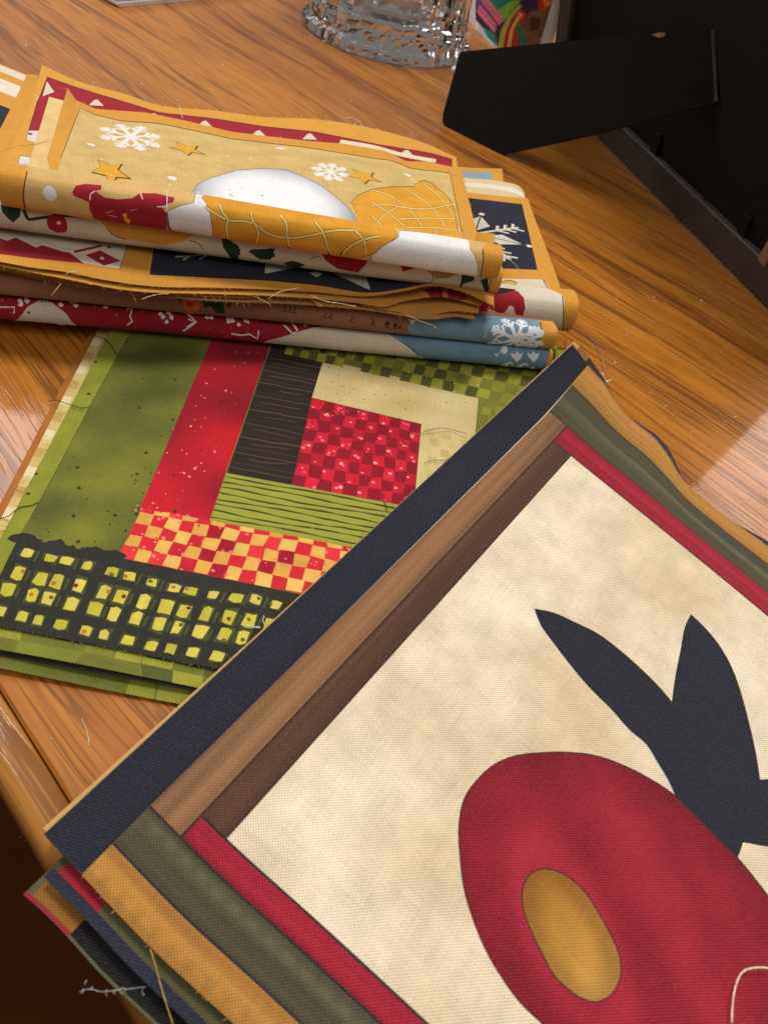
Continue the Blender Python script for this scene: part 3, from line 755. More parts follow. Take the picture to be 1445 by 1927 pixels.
oK = K.build('printed_cloth', 'topmost cream panel with red bird print, navy feathers and striped border', 'fabric', BG, 110, 110, thick=.0004)

FRAY += [(oK, SB, 'v0', 420, 'tan', dict(lmin=.0003, lmax=.0007)), (oK, SB, 'u1', 200, 'tan', dict(hi=.5, lmin=.0003, lmax=.0008)), (oK, SB, 'u0', 120, 'tan', dict(hi=.35, lmin=.0002, lmax=.0005))]
def parallel_panel(a2, z0, sh_bc, base, mat=PLAIN, adlist=None, abend=None):
    a_ = P(*a2, z0); b_ = abend if abend is not None else a_ + AB * .992; b_[2] = z0 + .003
    adp = wpts([(x, y, z0) for x, y in adlist]) if adlist else np.array([a_, a_ + ad * SD])
    adp = np.vstack([adp, [adp[-1] + ad * (SD - Curve(adp).len)]]) if adlist else adp
    bcp = wpts(sh_bc); e_ = bcp[-1] + cd * max(.02, SD - Curve(bcp).len)
    bcp = np.vstack([bcp, [e_]])
    return Cloth(coons([a_, bcp[0]], [adp[-1], bcp[-1]], adp.tolist(), bcp.tolist(), lambda u, v: .0004 * np.sin(8 * u + 7 * v + z0 * 3000)), SD, SD, base, mat)
def S1(u, v):
    r = SB(.003 + np.asarray(u) * (1.012 + .008 * np.sin(np.asarray(v) * 30)), -.006 + np.asarray(v) * 1.004 + .004 * np.sin(np.asarray(u) * 3)); r[:, 2] -= .0011 + .0004 * np.sin(np.asarray(v) * 23) * np.clip(np.asarray(u) - .6, 0, 1)
    return r
p1 = Cloth(S1, SD, SD, (48, 46, 56), TWILL)
p1.add([(0, 0), (1, 0), (1, .018), (0, .018)], (196, 158, 98)); p1.add([(0, .018), (1, .018), (1, .05), (0, .05)], (140, 96, 50), STU)
p1.add([(0, .05), (.06, .05), (.06, 1), (0, 1)], (120, 88, 44), STV)
p1.build('printed_cloth', 'panel directly under the bird panel, showing a tan upper left edge', 'fabric', BG, 50, 50)
p2 = parallel_panel((83, 1651), .0048, [(1030, 700, .0085), (1200, 850, .006), (1400, 1030, .005)], (86, 84, 56), STV, [(83, 1651), (150, 1718), (240, 1815), (355, 1927)])
p2.add([(0, 0), (.0095, 0), (.0095, 1), (0, 1)], (42, 44, 60), TWILL); p2.add([(.0095, 0), (.2, 0), (.2, .052), (.0095, .052)], (150, 30, 50), CLOUD)
p2.add([(.0095, 0), (.2, 0), (.2, .006), (.0095, .006)], (70, 66, 46), PLAIN)
p2.build('printed_cloth', 'panel with navy edge and red corner block sticking out below the bird panel', 'fabric', BG, 50, 50)
p3 = parallel_panel((44, 1683), .0012, [(1000, 760, .0065), (1190, 880, .0045), (1390, 1050, .0035)], (24, 23, 24), TWILL, [(44, 1683), (80, 1714), (114, 1748), (190, 1832), (290, 1927)])
p3.add([(0, 0), (.2, 0), (.2, .050), (0, .050)], (140, 96, 38), CLOUD); p3.add([(0, 0), (.2, 0), (.2, .006), (0, .006)], (92, 86, 58), PLAIN)
p3.add([(0, 0), (.004, 0), (.004, .050), (0, .050)], (140, 44, 52), PLAIN); p3.add([(0, .050), (.0025, .050), (.0025, 1), (0, 1)], (88, 90, 64), PLAIN)
p3.build('printed_cloth', 'lowest panel with gold corner block and black strip hanging past the table edge', 'fabric', BG, 50, 50)

# ================================================================== SNOWMAN PANEL STACK (folded cloths)
WHITE, CREAM, GOLD, TAN, MAROON, INK = (226, 224, 222), (214, 202, 178), (208, 148, 56), (202, 172, 108), (152, 24, 44), (40, 36, 38)
HOLLY, NV, BLUE, COCOA = (34, 58, 46), (34, 36, 52), (112, 144, 168), (140, 100, 78)
FG = 'folded winter print cloths'
def wobble(seed, amp):
    f1, f2 = n2(seed, 5.5), n2(seed + 50, 11.0)
    def w(u, v):
        x = np.stack([u, v], 1); return np.stack([0 * u, 0 * u, amp * (f1(x) + .4 * f2(x))], 1)
    return w
def roll(fl, zl, fr_, zr, r, depth=.12, zb=None, zbk=None, wob=None, **kw):
    Lf, Rf = P(*fl, zl), P(*fr_, zr); a = Rf - Lf; a[2] = 0; a /= np.linalg.norm(a); bk = np.array([-a[1], a[0], 0])
    zbk = zbk if zbk is not None else zl
    e = lambda f: dict(f=f, b=np.array([*(f + bk * depth)[:2], zbk]), r=r, zb=zb if zb is not None else zbk - r, **kw)
    return fold_surface(e(Lf), e(Rf), wob)

# --- lowest roll: maroon, cream and blue
S = roll((-110, 566), .0120, (1031, 677), .0120, .0051, .10, zbk=.012, zb=.0078, wob=wobble(21, .0003))
R1 = Cloth(S, *S.size, MAROON); rg = (S.crest, S.low)
R1.poly([(609, 600), (609, 614), (560, 625), (503, 641), (490, 660), (800, 700), (796, 674), (765, 650), (731, 627), (726, 610)], CREAM, rng=rg)
R1.poly([(726, 605), (731, 627), (765, 650), (796, 674), (800, 705), (1060, 720), (1060, 640)], BLUE, CLOUD, rng=rg)
R1.line([(731, 627), (765, 650), (796, 674)], 1.5, INK, rng=rg)
R1.poly([(28, 605), (52, 578), (72, 566), (84, 564), (100, 570), (125, 590), (155, 612), (90, 620)], (206, 200, 186), rng=rg)
R1.poly([(-80, 540), (-40, 552), (0, 560), (0, 572), (-10, 580), (-80, 572)], CREAM, rng=rg)
for l in ([(0, 578), (28, 578), (27, 590)], [(240, 582), (250, 580), (245, 596), (250, 605), (240, 612)], [(349, 588), (370, 606), (345, 623)], [(436, 628), (455, 631), (470, 629), (485, 638), (487, 622)], [(535, 612), (545, 622), (552, 628), (560, 622), (548, 606)], [(355, 600), (366, 606), (352, 616)]):
    R1.line(l, 3.2, (226, 216, 214), rng=rg, smooth=False)
for c in ((38, 565), (52, 567), (40, 573), (50, 561), (143, 575), (115, 573), (199, 577), (308, 596), (323, 597), (314, 606), (450, 611), (303, 590), (318, 588), (390, 596), (398, 597), (575, 612)):
    R1.dot(c, .0009, (230, 220, 218), rng=rg)
R1.poly([(425, 594), (440, 597), (443, 606), (428, 609)], (230, 220, 218), rng=rg); R1.poly([(456, 598), (468, 600), (470, 609), (460, 606)], (230, 220, 218), rng=rg)
R1.poly([(127, 566), (140, 563), (150, 568), (135, 572)], (230, 220, 218), rng=rg); R1.poly([(158, 568), (170, 566), (176, 572)], (230, 220, 218), rng=rg)
for _ in range(60): R1.dot((random.uniform(0, 560), random.uniform(560, 640)), .00018 + .0003 * random.random(), (206, 90, 100), rng=rg)
R1.dot((80, 567), .0004, INK, rng=rg); R1.dot((55, 588), .0005, INK, rng=rg)
for cx in (942, 972, 1003):          # white heads of a snowflake
    R1.poly([(cx - 8, 672), (cx - 12, 664), (cx - 3, 667), (cx, 660), (cx + 5, 667), (cx + 12, 663), (cx + 8, 675), (cx, 682)], (224, 228, 232), rng=rg)
R1.line([(945, 688), (960, 683), (972, 690), (985, 684), (1000, 692), (1015, 690)], 4, (224, 228, 232), rng=rg)
R1.poly([(1029, 640), (1060, 640), (1060, 720), (1027, 720)], GOLD, rng=rg)
R1.build('folded_cloth', 'lowest folded cloth, maroon with white dots, then cream, then blue', 'fabric', FG, 140, 60)

# --- second roll: cocoa and blue
S = roll((-110, 520), .0228, (1041, 637), .0222, .0050, .10, zbk=.020, wob=wobble(22, .0003))
R2 = Cloth(S, *S.size, COCOA, SPECK); rg = (S.crest, S.low)
R2.poly([(773, 590), (775, 603), (768, 612), (770, 640), (1100, 700), (1100, 600)], BLUE, CLOUD, rng=rg)
R2.poly([(768, 600), (785, 603), (775, 610)], (222, 222, 222), rng=rg)
R2.poly([(1016, 590), (1100, 590), (1100, 700), (1014, 680)], GOLD, rng=rg); R2.line([(1016, 600), (1018, 630), (1014, 668)], 2, INK, rng=rg)
R2.poly([(345, 566), (362, 562), (376, 568), (378, 580), (366, 586), (348, 582)], (196, 96, 44), CLOUD, rng=rg, smooth=True)
R2.dot((358, 573), .0012, (156, 60, 30), rng=rg); R2.dot((370, 579), .001, (214, 120, 60), rng=rg)
for l in ([(380, 560), (398, 560), (402, 575), (385, 580)], [(400, 566), (420, 562), (424, 590), (408, 590), (398, 578)], [(425, 566), (438, 568), (430, 580)], [(330, 560), (344, 558), (342, 570)]): R2.poly(l, HOLLY, rng=rg)
for x in (535, 545, 553, 610, 620, 728, 742, 700, 660): 
    y = 572 + (x - 530) * .16
    R2.line([(x, y), (x + 4, y + 6), (x - 1, y + 11), (x + 6, y + 14)], 2.0, (58, 40, 34), rng=rg)
for c in ((728, 609), (744, 612), (752, 616)): R2.dot(c, .0009, (46, 34, 30), rng=rg)
cS = R2.inv([(970, 638)], *rg)[0]
snowflake(R2, cS, .0115, (224, 228, 232), .0015, 8, .3); snowflake(R2, R2.inv([(1000, 640)], *rg)[0], .006, (224, 228, 232), .0012, 6, .3)
R2.dot((931, 640), .0009, (224, 228, 232), rng=rg)
R2.build('folded_cloth', 'second folded cloth from below, cocoa brown turning blue with a white snowflake', 'fabric', FG, 140, 60)

# --- wide cloth at the right: navy snowflake on top, cream roll in front
Lf, Rf = P(330, 520, .0215), P(1076, 592, .0258)
Lb, Rb = P(330, 300, .018), P(994, 371, .0185)
S = fold_surface(dict(f=Lf, b=Lb, r=.0050, zb=.012, sag=.2), dict(f=Rf, b=Rb, r=.0078, zb=.012, sag=-.1, flare=-.0015), wobble(23, .0007))
W = Cloth(S, *S.size, GOLD); rg = (S.crest, S.low); lg = (0.0, S.leaf)
W.poly([(840, 365), (887, 373), (982, 384), (1000, 460), (1011, 508), (940, 505), (840, 480)], NV, TWILL, rng=lg)
cS = W.inv([(893, 440)], *lg)[0]
for k, a in enumerate(np.linspace(0, 2 * np.pi, 8, endpoint=False)):
    d = np.array([math.cos(a + .25), math.sin(a + .25)]); n_ = np.array([-d[1], d[0]]); sc = np.array([W.su, W.sv])
    if k % 2 == 0:
        W.add([cS + x / sc for x in (d * .004, d * .013 + n_ * .006, d * .024, d * .013 - n_ * .006)], (206, 200, 186)); W.uvline([cS + d * .004 / sc, cS + d * .024 / sc], .0007, NV)
        W.uvdot(cS + d * .027 / sc, .0016, (214, 206, 190))
    else:
        W.uvline([cS, cS + d * .028 / sc], .0018, (206, 200, 186))
        for f_ in (.5, .68, .86):
            for sg in (1, -1): W.uvline([cS + d * .028 * f_ / sc, cS + (d * (.028 * f_ + .004) + n_ * sg * .0045) / sc], .0016, (206, 200, 186))
crm = [(700, 500), (934, 524), (1021, 526), (1036, 550), (1054, 560)]
W.poly([(700, 480), (880, 518), (934, 524), (1021, 526), (1036, 545), (1060, 570), (700, 560)], CREAM, rng=lg)
W.poly([(700, 500), (1000, 530), (1058, 555), (1060, 590), (1056, 640), (700, 640)], (212, 204, 184), rng=rg)
W.line([(1021, 526), (1036, 548), (1052, 560)], 1.6, INK, rng=lg); W.line([(1058, 556), (1060, 590), (1056, 632)], 1.8, INK, rng=rg)
W.poly([(900, 555), (920, 552), (945, 548), (965, 545), (975, 549), (985, 560), (988, 580), (982, 600), (976, 612), (964, 610), (970, 592), (966, 578), (958, 575), (952, 585), (945, 592), (930, 585), (915, 580), (928, 600), (930, 612), (912, 608), (900, 590)], (158, 24, 42), rng=rg)
W.poly([(910, 552), (930, 540), (958, 543), (972, 545), (950, 552), (925, 556)], (30, 30, 34), rng=rg)
W.poly([(943, 530), (960, 528), (972, 532), (966, 540), (950, 540)], (220, 160, 60), rng=lg, outline=(60, 50, 50))
W.build('folded_cloth', 'wide folded cloth sticking out right with navy snowflake square and cream roll', 'fabric', FG, 110, 90)

# sheets that stick out behind it at the right
def pxsheet(a, b, c, d, base, mat=PLAIN, seed=1, amp=.0004, c0=None, c1=None, d0=None, d1=None):
    """a,b,c,d = (px,py,z): (0,0),(1,0),(1,1),(0,1)"""
    f1 = n2(seed, 7.0)
    A_, B_, C_, D_ = (P(*x) for x in (a, b, c, d))
    cv = lambda s0, l, s1: [s0] + [P(*x) for x in (l or [])] + [s1]
    S = coons(cv(A_, c0, B_), cv(D_, c1, C_), cv(A_, d0, D_), cv(B_, d1, C_), lambda u, v: amp * f1(np.stack([u, v], 1)))
    return Cloth(S, *S.size, base, mat)
s = pxsheet((600, 400, .0150), (1000, 470, .0150), (986, 362, .0165), (600, 290, .0165), (214, 192, 150), PLAIN, 31, c1=[(760, 322, .0165), (877, 334, .0165), (937, 340, .0165), (975, 349, .0165)])
s.add([(0, .80), (1, .86), (1, .93), (0, .88)], (226, 216, 200))
s.build('fabric_sheet', 'cream sheet edge with white line behind the navy snowflake cloth', 'fabric', FG, 40, 30)
s = pxsheet((600, 400, .0130), (955, 420, .0130), (945, 317, .0148), (600, 286, .0148), GOLD, PLAIN, 32, c1=[(760, 304, .0148), (871, 314, .0148)])
s.poly([(800, 320), (875, 322), (925, 324), (930, 337), (800, 345)], (136, 156, 168))
s.build('fabric_sheet', 'gold bordered sheet with grey blue corner behind the snowman panel', 'fabric', FG, 40, 30)

# --- pile of flat sheets with raw gold edges towards the camera
edges_px = [
  [(-90, 473, .0350), (0, 492, .0350), (60, 503, .0350), (121, 511, .0350), (200, 527, .0350), (294, 539, .0345), (400, 541, .0345), (498, 544, .0345), (590, 549, .0345), (704, 556, .0345), (760, 547, .037), (819, 537, .0395), (860, 545, .0395), (929, 575, .0385)],
  [(-90, 480, .0335), (0, 500, .0335), (60, 512, .0335), (121, 524, .0335), (240, 546, .0333), (400, 553, .0330), (500, 556, .0330), (600, 562, .0330), (700, 574, .0325), (715, 577, .0325), (760, 566, .033), (830, 558, .0350), (905, 575, .0355)],
  [(-90, 484, .0318), (0, 505, .0318), (120, 527, .0318), (300, 552, .0315), (450, 560, .0315), (590, 566, .0315), (604, 577, .0305), (615, 566, .0315), (720, 582, .0310), (815, 592, .0305), (850, 585, .0325), (900, 589, .0335)],
  [(-90, 486, .0300), (0, 508, .0300), (200, 545, .0300), (400, 566, .0300), (560, 572, .0300), (700, 584, .0300), (819, 600, .0305), (860, 595, .0310), (893, 601, .0315)]]
labs = ['flat sheet with maroon zigzag, gold band and navy snowflake print under the holly fold', 'gold edged sheet right below the navy and maroon printed sheet', 'third gold raw edged sheet with small puckers', 'lowest tan raw edged sheet resting on the cocoa brown fold']
for i, ed in enumerate(edges_px):
    z0 = ed[0][2]; fr_ = wpts(ed); n_ = len(ed)
    back = np.array([P(-90 + (1020) * t, 330 + 110 * t, z0 - .001) for t in np.linspace(0, 1, 4)])
    S = coons(fr_, back, [fr_[0], back[0]], [fr_[-1], back[-1]], lambda u, v: 0 * u)
    T = Cloth(S, *S.size, GOLD if i < 3 else (196, 144, 78))
    if i == 0:
        T.poly([(-90, 440), (0, 432), (100, 440), (245, 455), (228, 506), (0, 470), (-90, 450)], CREAM, ext=.3)
        T.poly([(-90, 430), (0, 448), (14, 453), (31, 447), (69, 466), (80, 461), (118, 473), (131, 475), (159, 496), (80, 488), (0, 478), (-90, 460)], MAROON, ext=.3)
        T.line([(-40, 440), (0, 441), (15, 446), (33, 440), (70, 459), (82, 454), (120, 468), (135, 469)], 2.5, (186, 184, 180), smooth=False, ext=.3)
        T.line([(168, 446), (193, 462), (140, 474)], 5, MAROON, smooth=False, ext=.3); T.poly([(185, 446), (225, 452), (205, 456)], MAROON, ext=.3)
        T.poly([(162, 480), (189, 471), (228, 491), (196, 500)], MAROON, ext=.3); T.dot((193, 486), .0009, CREAM); T.dot((206, 465), .001, MAROON)
        T.line([(243, 456), (226, 507)], 1.6, INK, ext=.3)
        T.poly([(294, 440), (282, 517), (400, 523), (500, 528), (590, 536), (678, 550), (723, 549), (770, 541), (803, 534), (850, 536), (880, 480)], NV, TWILL, ext=.3)
        T.line([(331, 483), (355, 482), (392, 478)], 3, CREAM, ext=.3); T.line([(376, 488), (392, 478)], 3.5, CREAM, ext=.3); T.line([(345, 489), (362, 481)], 2.5, CREAM, ext=.3)
        T.poly([(499, 494), (564, 502), (499, 515)], (206, 200, 184), ext=.3); T.poly([(581, 513), (596, 510), (609, 515), (596, 522)], (206, 200, 184), ext=.3); T.poly([(625, 513), (689, 519), (697, 546)], (206, 200, 184), ext=.3)
    if i == 1:
        T.poly([(798, 545), (830, 540), (835, 566), (815, 565)], MAROON, ext=.3); T.poly([(838, 540), (878, 545), (878, 565), (845, 565)], (170, 30, 46), ext=.3)
    o = T.build('fabric_sheet', labs[i], 'fabric', FG, 130, 24); FRAY.append((o, S, 'v0', 420, 'gold', dict(lmin=.0004, lmax=.0012)))

# --- holly fold
S = roll((-110, 386), .0425, (938, 528), .0425, .0054, .06, zbk=.030, zb=.029, sag=-.7, wob=wobble(24, .0003))
Hc = Cloth(S, *S.size, (208, 196, 172)); rg = (S.crest, S.low); o3 = lambda l: [(x / 2.89, 380 + y / 2.89) for x, y in l]; o5 = lambda l: [(400 + x / 2.627, 420 + y / 2.627) for x, y in l]
Hc.poly(o3([(5, 15), (60, 20), (115, 35), (110, 80), (75, 112), (50, 95), (15, 55)]), HOLLY, CLOUD, rng=rg)
Hc.line(o3([(130, 40), (160, 95), (200, 90), (330, 75), (480, 80)]), 6, HOLLY, rng=rg)
Hc.dot((108, 422), .0036, (160, 28, 44), rng=rg, n=16, jag=.05); Hc.dot((111, 419), .0007, (235, 200, 200), rng=rg)
Hc.poly(o3([(560, 95), (610, 170), (650, 195), (760, 215), (900, 235), (1000, 215), (1060, 175), (1100, 130)]), GOLD, CLOUD, rng=rg)
Hc.line(o3([(550, 95), (575, 130), (620, 180), (690, 205)]), 1.5, INK, rng=rg); Hc.line(o3([(1030, 210), (1080, 225), (1110, 260)]), 1.5, INK, rng=rg)
for l in ([(1205, 190), (1240, 200), (1300, 240), (1310, 290), (1260, 280), (1215, 250)], [(1350, 270), (1380, 255), (1420, 265), (1480, 250), (1500, 300), (1400, 300)]): Hc.poly(o3(l), HOLLY, rng=rg)
Hc.poly(o3([(1235, 225), (1265, 240), (1285, 275), (1255, 262)]), CREAM, rng=rg)
for l in ([(190, 130), (310, 125), (290, 180), (240, 180), (210, 165)], [(45, 80), (100, 100), (140, 130), (120, 170), (60, 130)], [(350, 195), (400, 185), (460, 205), (400, 205)], [(1180, 300), (1230, 250), (1295, 255), (1290, 285), (1240, 300), (1215, 320)], [(1325, 280), (1360, 270), (1365, 330), (1340, 330)]): Hc.poly(o5(l), HOLLY, CLOUD, rng=rg)
Hc.poly(o5([(540, 150), (560, 185), (620, 225), (720, 245), (820, 250), (940, 240), (1010, 220), (1000, 180)]), (150, 22, 40), rng=rg)
Hc.poly(o5([(1085, 240), (1140, 230), (1220, 245), (1170, 270), (1100, 275)]), (176, 130, 92), CLOUD, rng=rg)
Hc.line(o5([(480, 185), (500, 170), (530, 165)]), 1.3, INK, rng=rg); Hc.line(o5([(1070, 235), (1090, 260), (1085, 295)]), 1.6, INK, rng=rg)
Hc.poly([(921, 505), (960, 505), (960, 560), (918, 560)], GOLD, rng=rg); Hc.line([(920, 510), (922, 525), (918, 548)], 1.6, INK, rng=rg)
Hc.build('folded_cloth', 'folded cream cloth with dark green holly leaves below the snowman fold', 'fabric', FG, 140, 60)

# --- sheets showing behind and left of the snowman
s = pxsheet((-140, 330, .0345), (60, 330, .0345), (52, 141, .0300), (-140, 63, .0300), GOLD, PLAIN, 41, c1=[(-40, 104, .030), (0, 120, .030)])
s.poly([(-140, 66), (-40, 107), (0, 122), (50, 142), (46, 153), (0, 134), (-140, 80)], (220, 206, 180)); s.poly([(-140, 92), (0, 147), (40, 163), (32, 184), (0, 172), (-140, 118)], (224, 216, 198), CLOUD)
s.poly([(-140, 150), (0, 197), (22, 206), (0, 250), (-60, 330), (-140, 330)], NV, TWILL)
s.build('fabric_sheet', 'leftmost sheet with white and gold bands above a navy square', 'fabric', FG, 30, 40)
s = pxsheet((-60, 345, .0375), (120, 345, .0375), (72, 141, .0325), (53, 139, .0325), (206, 146, 58), PLAIN, 42, d0=[(-4, 250, .0355), (20, 205, .0345)])
s.build('fabric_sheet', 'plain gold sheet edge between navy sheet and maroon panel at left', 'fabric', FG, 30, 40)
tops = [(80, 122), (100, 132), (163, 158), (230, 175), (300, 198), (404, 208), (494, 220), (587, 224), (680, 237), (750, 254), (800, 270), (858, 296)]
Sx = coons(wpts([(-12, 345, .040), (890, 470, .040)]), wpts([(x, y, .0350) for x, y in tops]), wpts([(-12, 345, .040), (22, 275, .0388), (52, 215, .0372), (80, 122, .0350)]), wpts([(890, 470, .040), (858, 296, .0350)]))
s = Cloth(Sx, *Sx.size, (212, 152, 58))
s.poly([(90, 145), (130, 160), (200, 182), (300, 212), (404, 224), (494, 238), (594, 249), (715, 273), (800, 287), (850, 300), (850, 320), (500, 300), (120, 270), (50, 263), (70, 195)], MAROON, outline=(60, 30, 30), ow=1.2)
s.poly([(89, 153), (103, 173), (81, 181)], CREAM); s.poly([(55, 246), (80, 246), (75, 270), (50, 263)], (214, 210, 204)); s.dot((58, 252), .001, MAROON)
for i, x in enumerate((182, 290, 386, 487, 583, 672, 765)):
    y = np.interp(x, [182, 290, 386, 487, 583, 672, 765], [188, 214, 228, 246, 252, 270, 283]); s.poly([(x - 14, y + 10), (x - 4, y), (x + 2, y - 1), (x + 14, y + 11)], CREAM)
s.line([(640, 266), (700, 276), (760, 292), (820, 303)], 7, (224, 210, 180))
s.poly([(32, 318), (39, 293), (58, 296), (54, 321)], (214, 212, 208), outline=INK, ow=1.3); s.poly([(32, 318), (36, 306), (57, 308), (54, 321)], (186, 190, 194))
o = s.build('fabric_sheet', 'gold bordered maroon sheet with white triangles right behind the snowman panel', 'fabric', FG, 110, 40)
FRAY.append((o, Sx, 'v1', 260, 'cream', dict(lmin=.0006, lmax=.0022)))
s = pxsheet((45, 345, .0425), (160, 362, .0425), (190, 212, .0365), (93, 181, .0368), (218, 188, 128), SPECK, 44)
s.build('fabric_sheet', 'narrow pale cream selvage strip at left edge of the snowman panel', 'fabric', FG, 40, 40)

# --- the snowman panel on top
fw = wobble(25, .0004)
S0 = fold_surface(dict(f=P(5, 353, .0540), b=P(128, 166, .0405), r=.0063, zb=.030, flare=.013, sag=.1, zm=.039), dict(f=P(938, 499, .0535), b=P(868, 318, .0405), r=.0056, zb=.030, flare=-.008, sag=.1, zm=.039), fw)
topc = np.array([(128, 166), (165, 190), (208, 206), (284, 212), (360, 228), (438, 246), (577, 264), (640, 270), (715, 283), (762, 303), (800, 304), (868, 318)], float)
base_line = lambda x: np.array([np.interp(x, [128, 868], [166, 318])])
tu = (topc[:, 0] - 128) / 740.0; tdev = (topc[:, 1] - np.interp(topc[:, 0], [128, 868], [166, 318]))
def S(u, v):
    r = S0(u, v); w_ = np.clip(1 - np.asarray(v) / (S0.crest * .8), 0, 1) ** 1.0
    dv = np.interp(u, tu, tdev) * .00075          # uneven cut back edge, metres along the table
    r[:, 1] -= dv * w_; return r
S.crest, S.low, S.leaf = S0.crest, S0.low, S0.leaf
M = Cloth(S, *S0.size, GOLD); rg = (S.crest, S.low); lg = (0.0, S.leaf)
z1 = lambda l: [(x / 2.89, 100 + y / 2.89) for x, y in l]; z2 = lambda l: [(300 + x / 2.89, 150 + y / 2.89) for x, y in l]; z3 = lambda l: [(700 + x / 3.211, 250 + y / 3.211) for x, y in l]
tanp = [(152, 203), (190, 219), (228, 228), (300, 233), (346, 242), (438, 262), (577, 278), (715, 300), (800, 321), (846, 326), (860, 395), (872, 462), (880, 480), (600, 440), (300, 380), (90, 345), (104, 330), (128, 265)]
M.poly(tanp, TAN, CLOUD, rng=lg, outline=(70, 56, 36), ow=1.3)
# head
hd = z2([(145, 635), (200, 580), (300, 530), (420, 495), (560, 483), (690, 490), (780, 525), (880, 575), (960, 640), (1030, 700), (1070, 760), (1090, 830), (900, 840), (500, 760), (180, 690)])
hc = M.inv([(520, 400)], *lg)[0]; hx = M.inv([(365, 372), (520, 318), (670, 425)], *lg)
def headf(uv):
    d = np.sqrt((((uv - hc) / np.array([abs(hx[2, 0] - hx[0, 0]) / 2, abs(hx[1, 1] - hc[1]) * 1.05])) ** 2).sum(1))
    t = np.clip((d - .55) / .47, 0, 1)[:, None] ** 1.6; return lin((236, 236, 240)) * (1 - t) + lin((150, 156, 166)) * t
M.poly(hd, WHITE, PLAIN, headf, rng=lg, outline=(96, 98, 108), ow=1.0)
for l in ([(380, 620), (402, 635)], [(553, 632), (566, 629)], [(388, 680), (405, 688)], [(225, 650), (240, 640)]): M.line(z2(l), 1.4, (90, 92, 110), rng=lg, smooth=False)
M.poly(z2([(590, 722), (620, 715), (660, 722), (685, 745), (640, 760)]), (170, 36, 50), rng=lg)
# knitted hat at right
hat = z2([(1045, 665), (1080, 630), (1150, 600), (1250, 585), (1390, 580), (1400, 560), (1440, 548)]) + z3([(310, 287), (370, 310), (385, 330), (440, 370), (480, 420), (500, 480), (515, 580), (550, 690), (560, 730), (0, 660)]) + z2([(1085, 810)])
M.poly(hat, (214, 152, 44), CLOUD, rng=lg, outline=(70, 52, 24), ow=1.1)
for l in ([(0, 345), (90, 370), (180, 425), (250, 490), (310, 570)], [(200, 335), (300, 400), (380, 470), (440, 560)], [(310, 300), (400, 380), (490, 490)], [(0, 440), (80, 430), (190, 450), (330, 460), (490, 430)], [(0, 590), (60, 510), (150, 450)], [(0, 420), (100, 480), (170, 540), (220, 580)], [(170, 520), (340, 515), (505, 520)], [(0, 500), (60, 560), (130, 630)], [(250, 575), (260, 640)], [(395, 575), (375, 640), (350, 670)], [(200, 570), (400, 575), (520, 590)], [(520, 600), (490, 680)]):
    M.line(z3(l), 3.4, (60, 48, 26), rng=lg); M.line(z3(l), 2.2, (232, 200, 120), rng=lg)
# flakes, stars, dots on the tan ground
snowflake(M, M.inv([(247, 257)], *lg)[0], .0122, WHITE, .0019, 8, .4, st=1.75); snowflake(M, M.inv([(622, 323)], *lg)[0], .0080, WHITE, .0016, 8, .2, st=1.75)
for c in ((352, 280), (206, 320), (684, 332)): star(M, c, .0075, (218, 160, 44), lg)
for c in ((172, 272), (325, 335), (528, 279), (767, 329)): M.dot(c, .0019, WHITE, rng=lg, n=12, jag=.1)
for _ in range(110): M.dot((random.uniform(150, 850), random.uniform(235, 380)), random.choice((.0003, .0004, .0007)), (226, 204, 150), rng=lg)
M.dot((430, 294), .0008, WHITE, rng=lg); M.dot((472, 298), .0008, WHITE, rng=lg)
# roll
M.poly([(52, 290), (51, 326), (46, 360), (46, 400), (500, 500), (940, 560), (904, 520), (909, 490), (908, 468), (914, 440), (500, 350)], (206, 170, 106), CLOUD, rng=rg)
M.line([(52, 322), (47, 345), (45, 368), (47, 392)], 2.2, INK, rng=rg); M.line([(908, 468), (909, 490), (903, 524)], 2, INK, rng=rg)
M.dot((94, 364), .0023, WHITE, rng=rg, n=14, jag=.08)
M.poly(z1([(395, 755), (415, 720), (470, 710), (555, 718), (552, 742), (520, 750), (570, 785), (640, 795), (720, 790), (765, 760), (850, 762), (950, 785), (945, 808), (880, 835), (905, 870), (912, 930), (900, 1000), (520, 940), (490, 850), (485, 810), (400, 775)]), (156, 24, 44), CLOUD, rng=rg)
for l in ([(490, 800), (497, 765), (520, 750)], [(765, 760), (778, 795)], [(855, 835), (905, 835)]): M.line(z1(l), 2.4, (226, 206, 200), rng=rg)
M.poly(z1([(670, 875), (690, 872), (692, 900), (712, 905), (700, 920), (680, 912)]), (222, 170, 50), rng=rg)
for l in ([(575, 870), (620, 858)], [(590, 882), (640, 890)], [(710, 855), (750, 850)]): M.line(z1(l), 1.2, (216, 150, 150), rng=rg)
armp = z2([(40, 720), (110, 690), (190, 670), (200, 620), (240, 620), (275, 720), (295, 800), (290, 870), (60, 840), (45, 790)])
M.poly(armp, (222, 220, 222), PLAIN, rng=rg, outline=(104, 104, 116), ow=1)
M.poly(z2([(232, 640), (240, 610), (560, 660), (1080, 750), (1285, 800), (1290, 850), (1240, 900), (1190, 930), (1130, 957), (1000, 990), (300, 880), (290, 800), (280, 730)]), (214, 150, 40), CLOUD, rng=rg, outline=(70, 52, 24), ow=1.1)
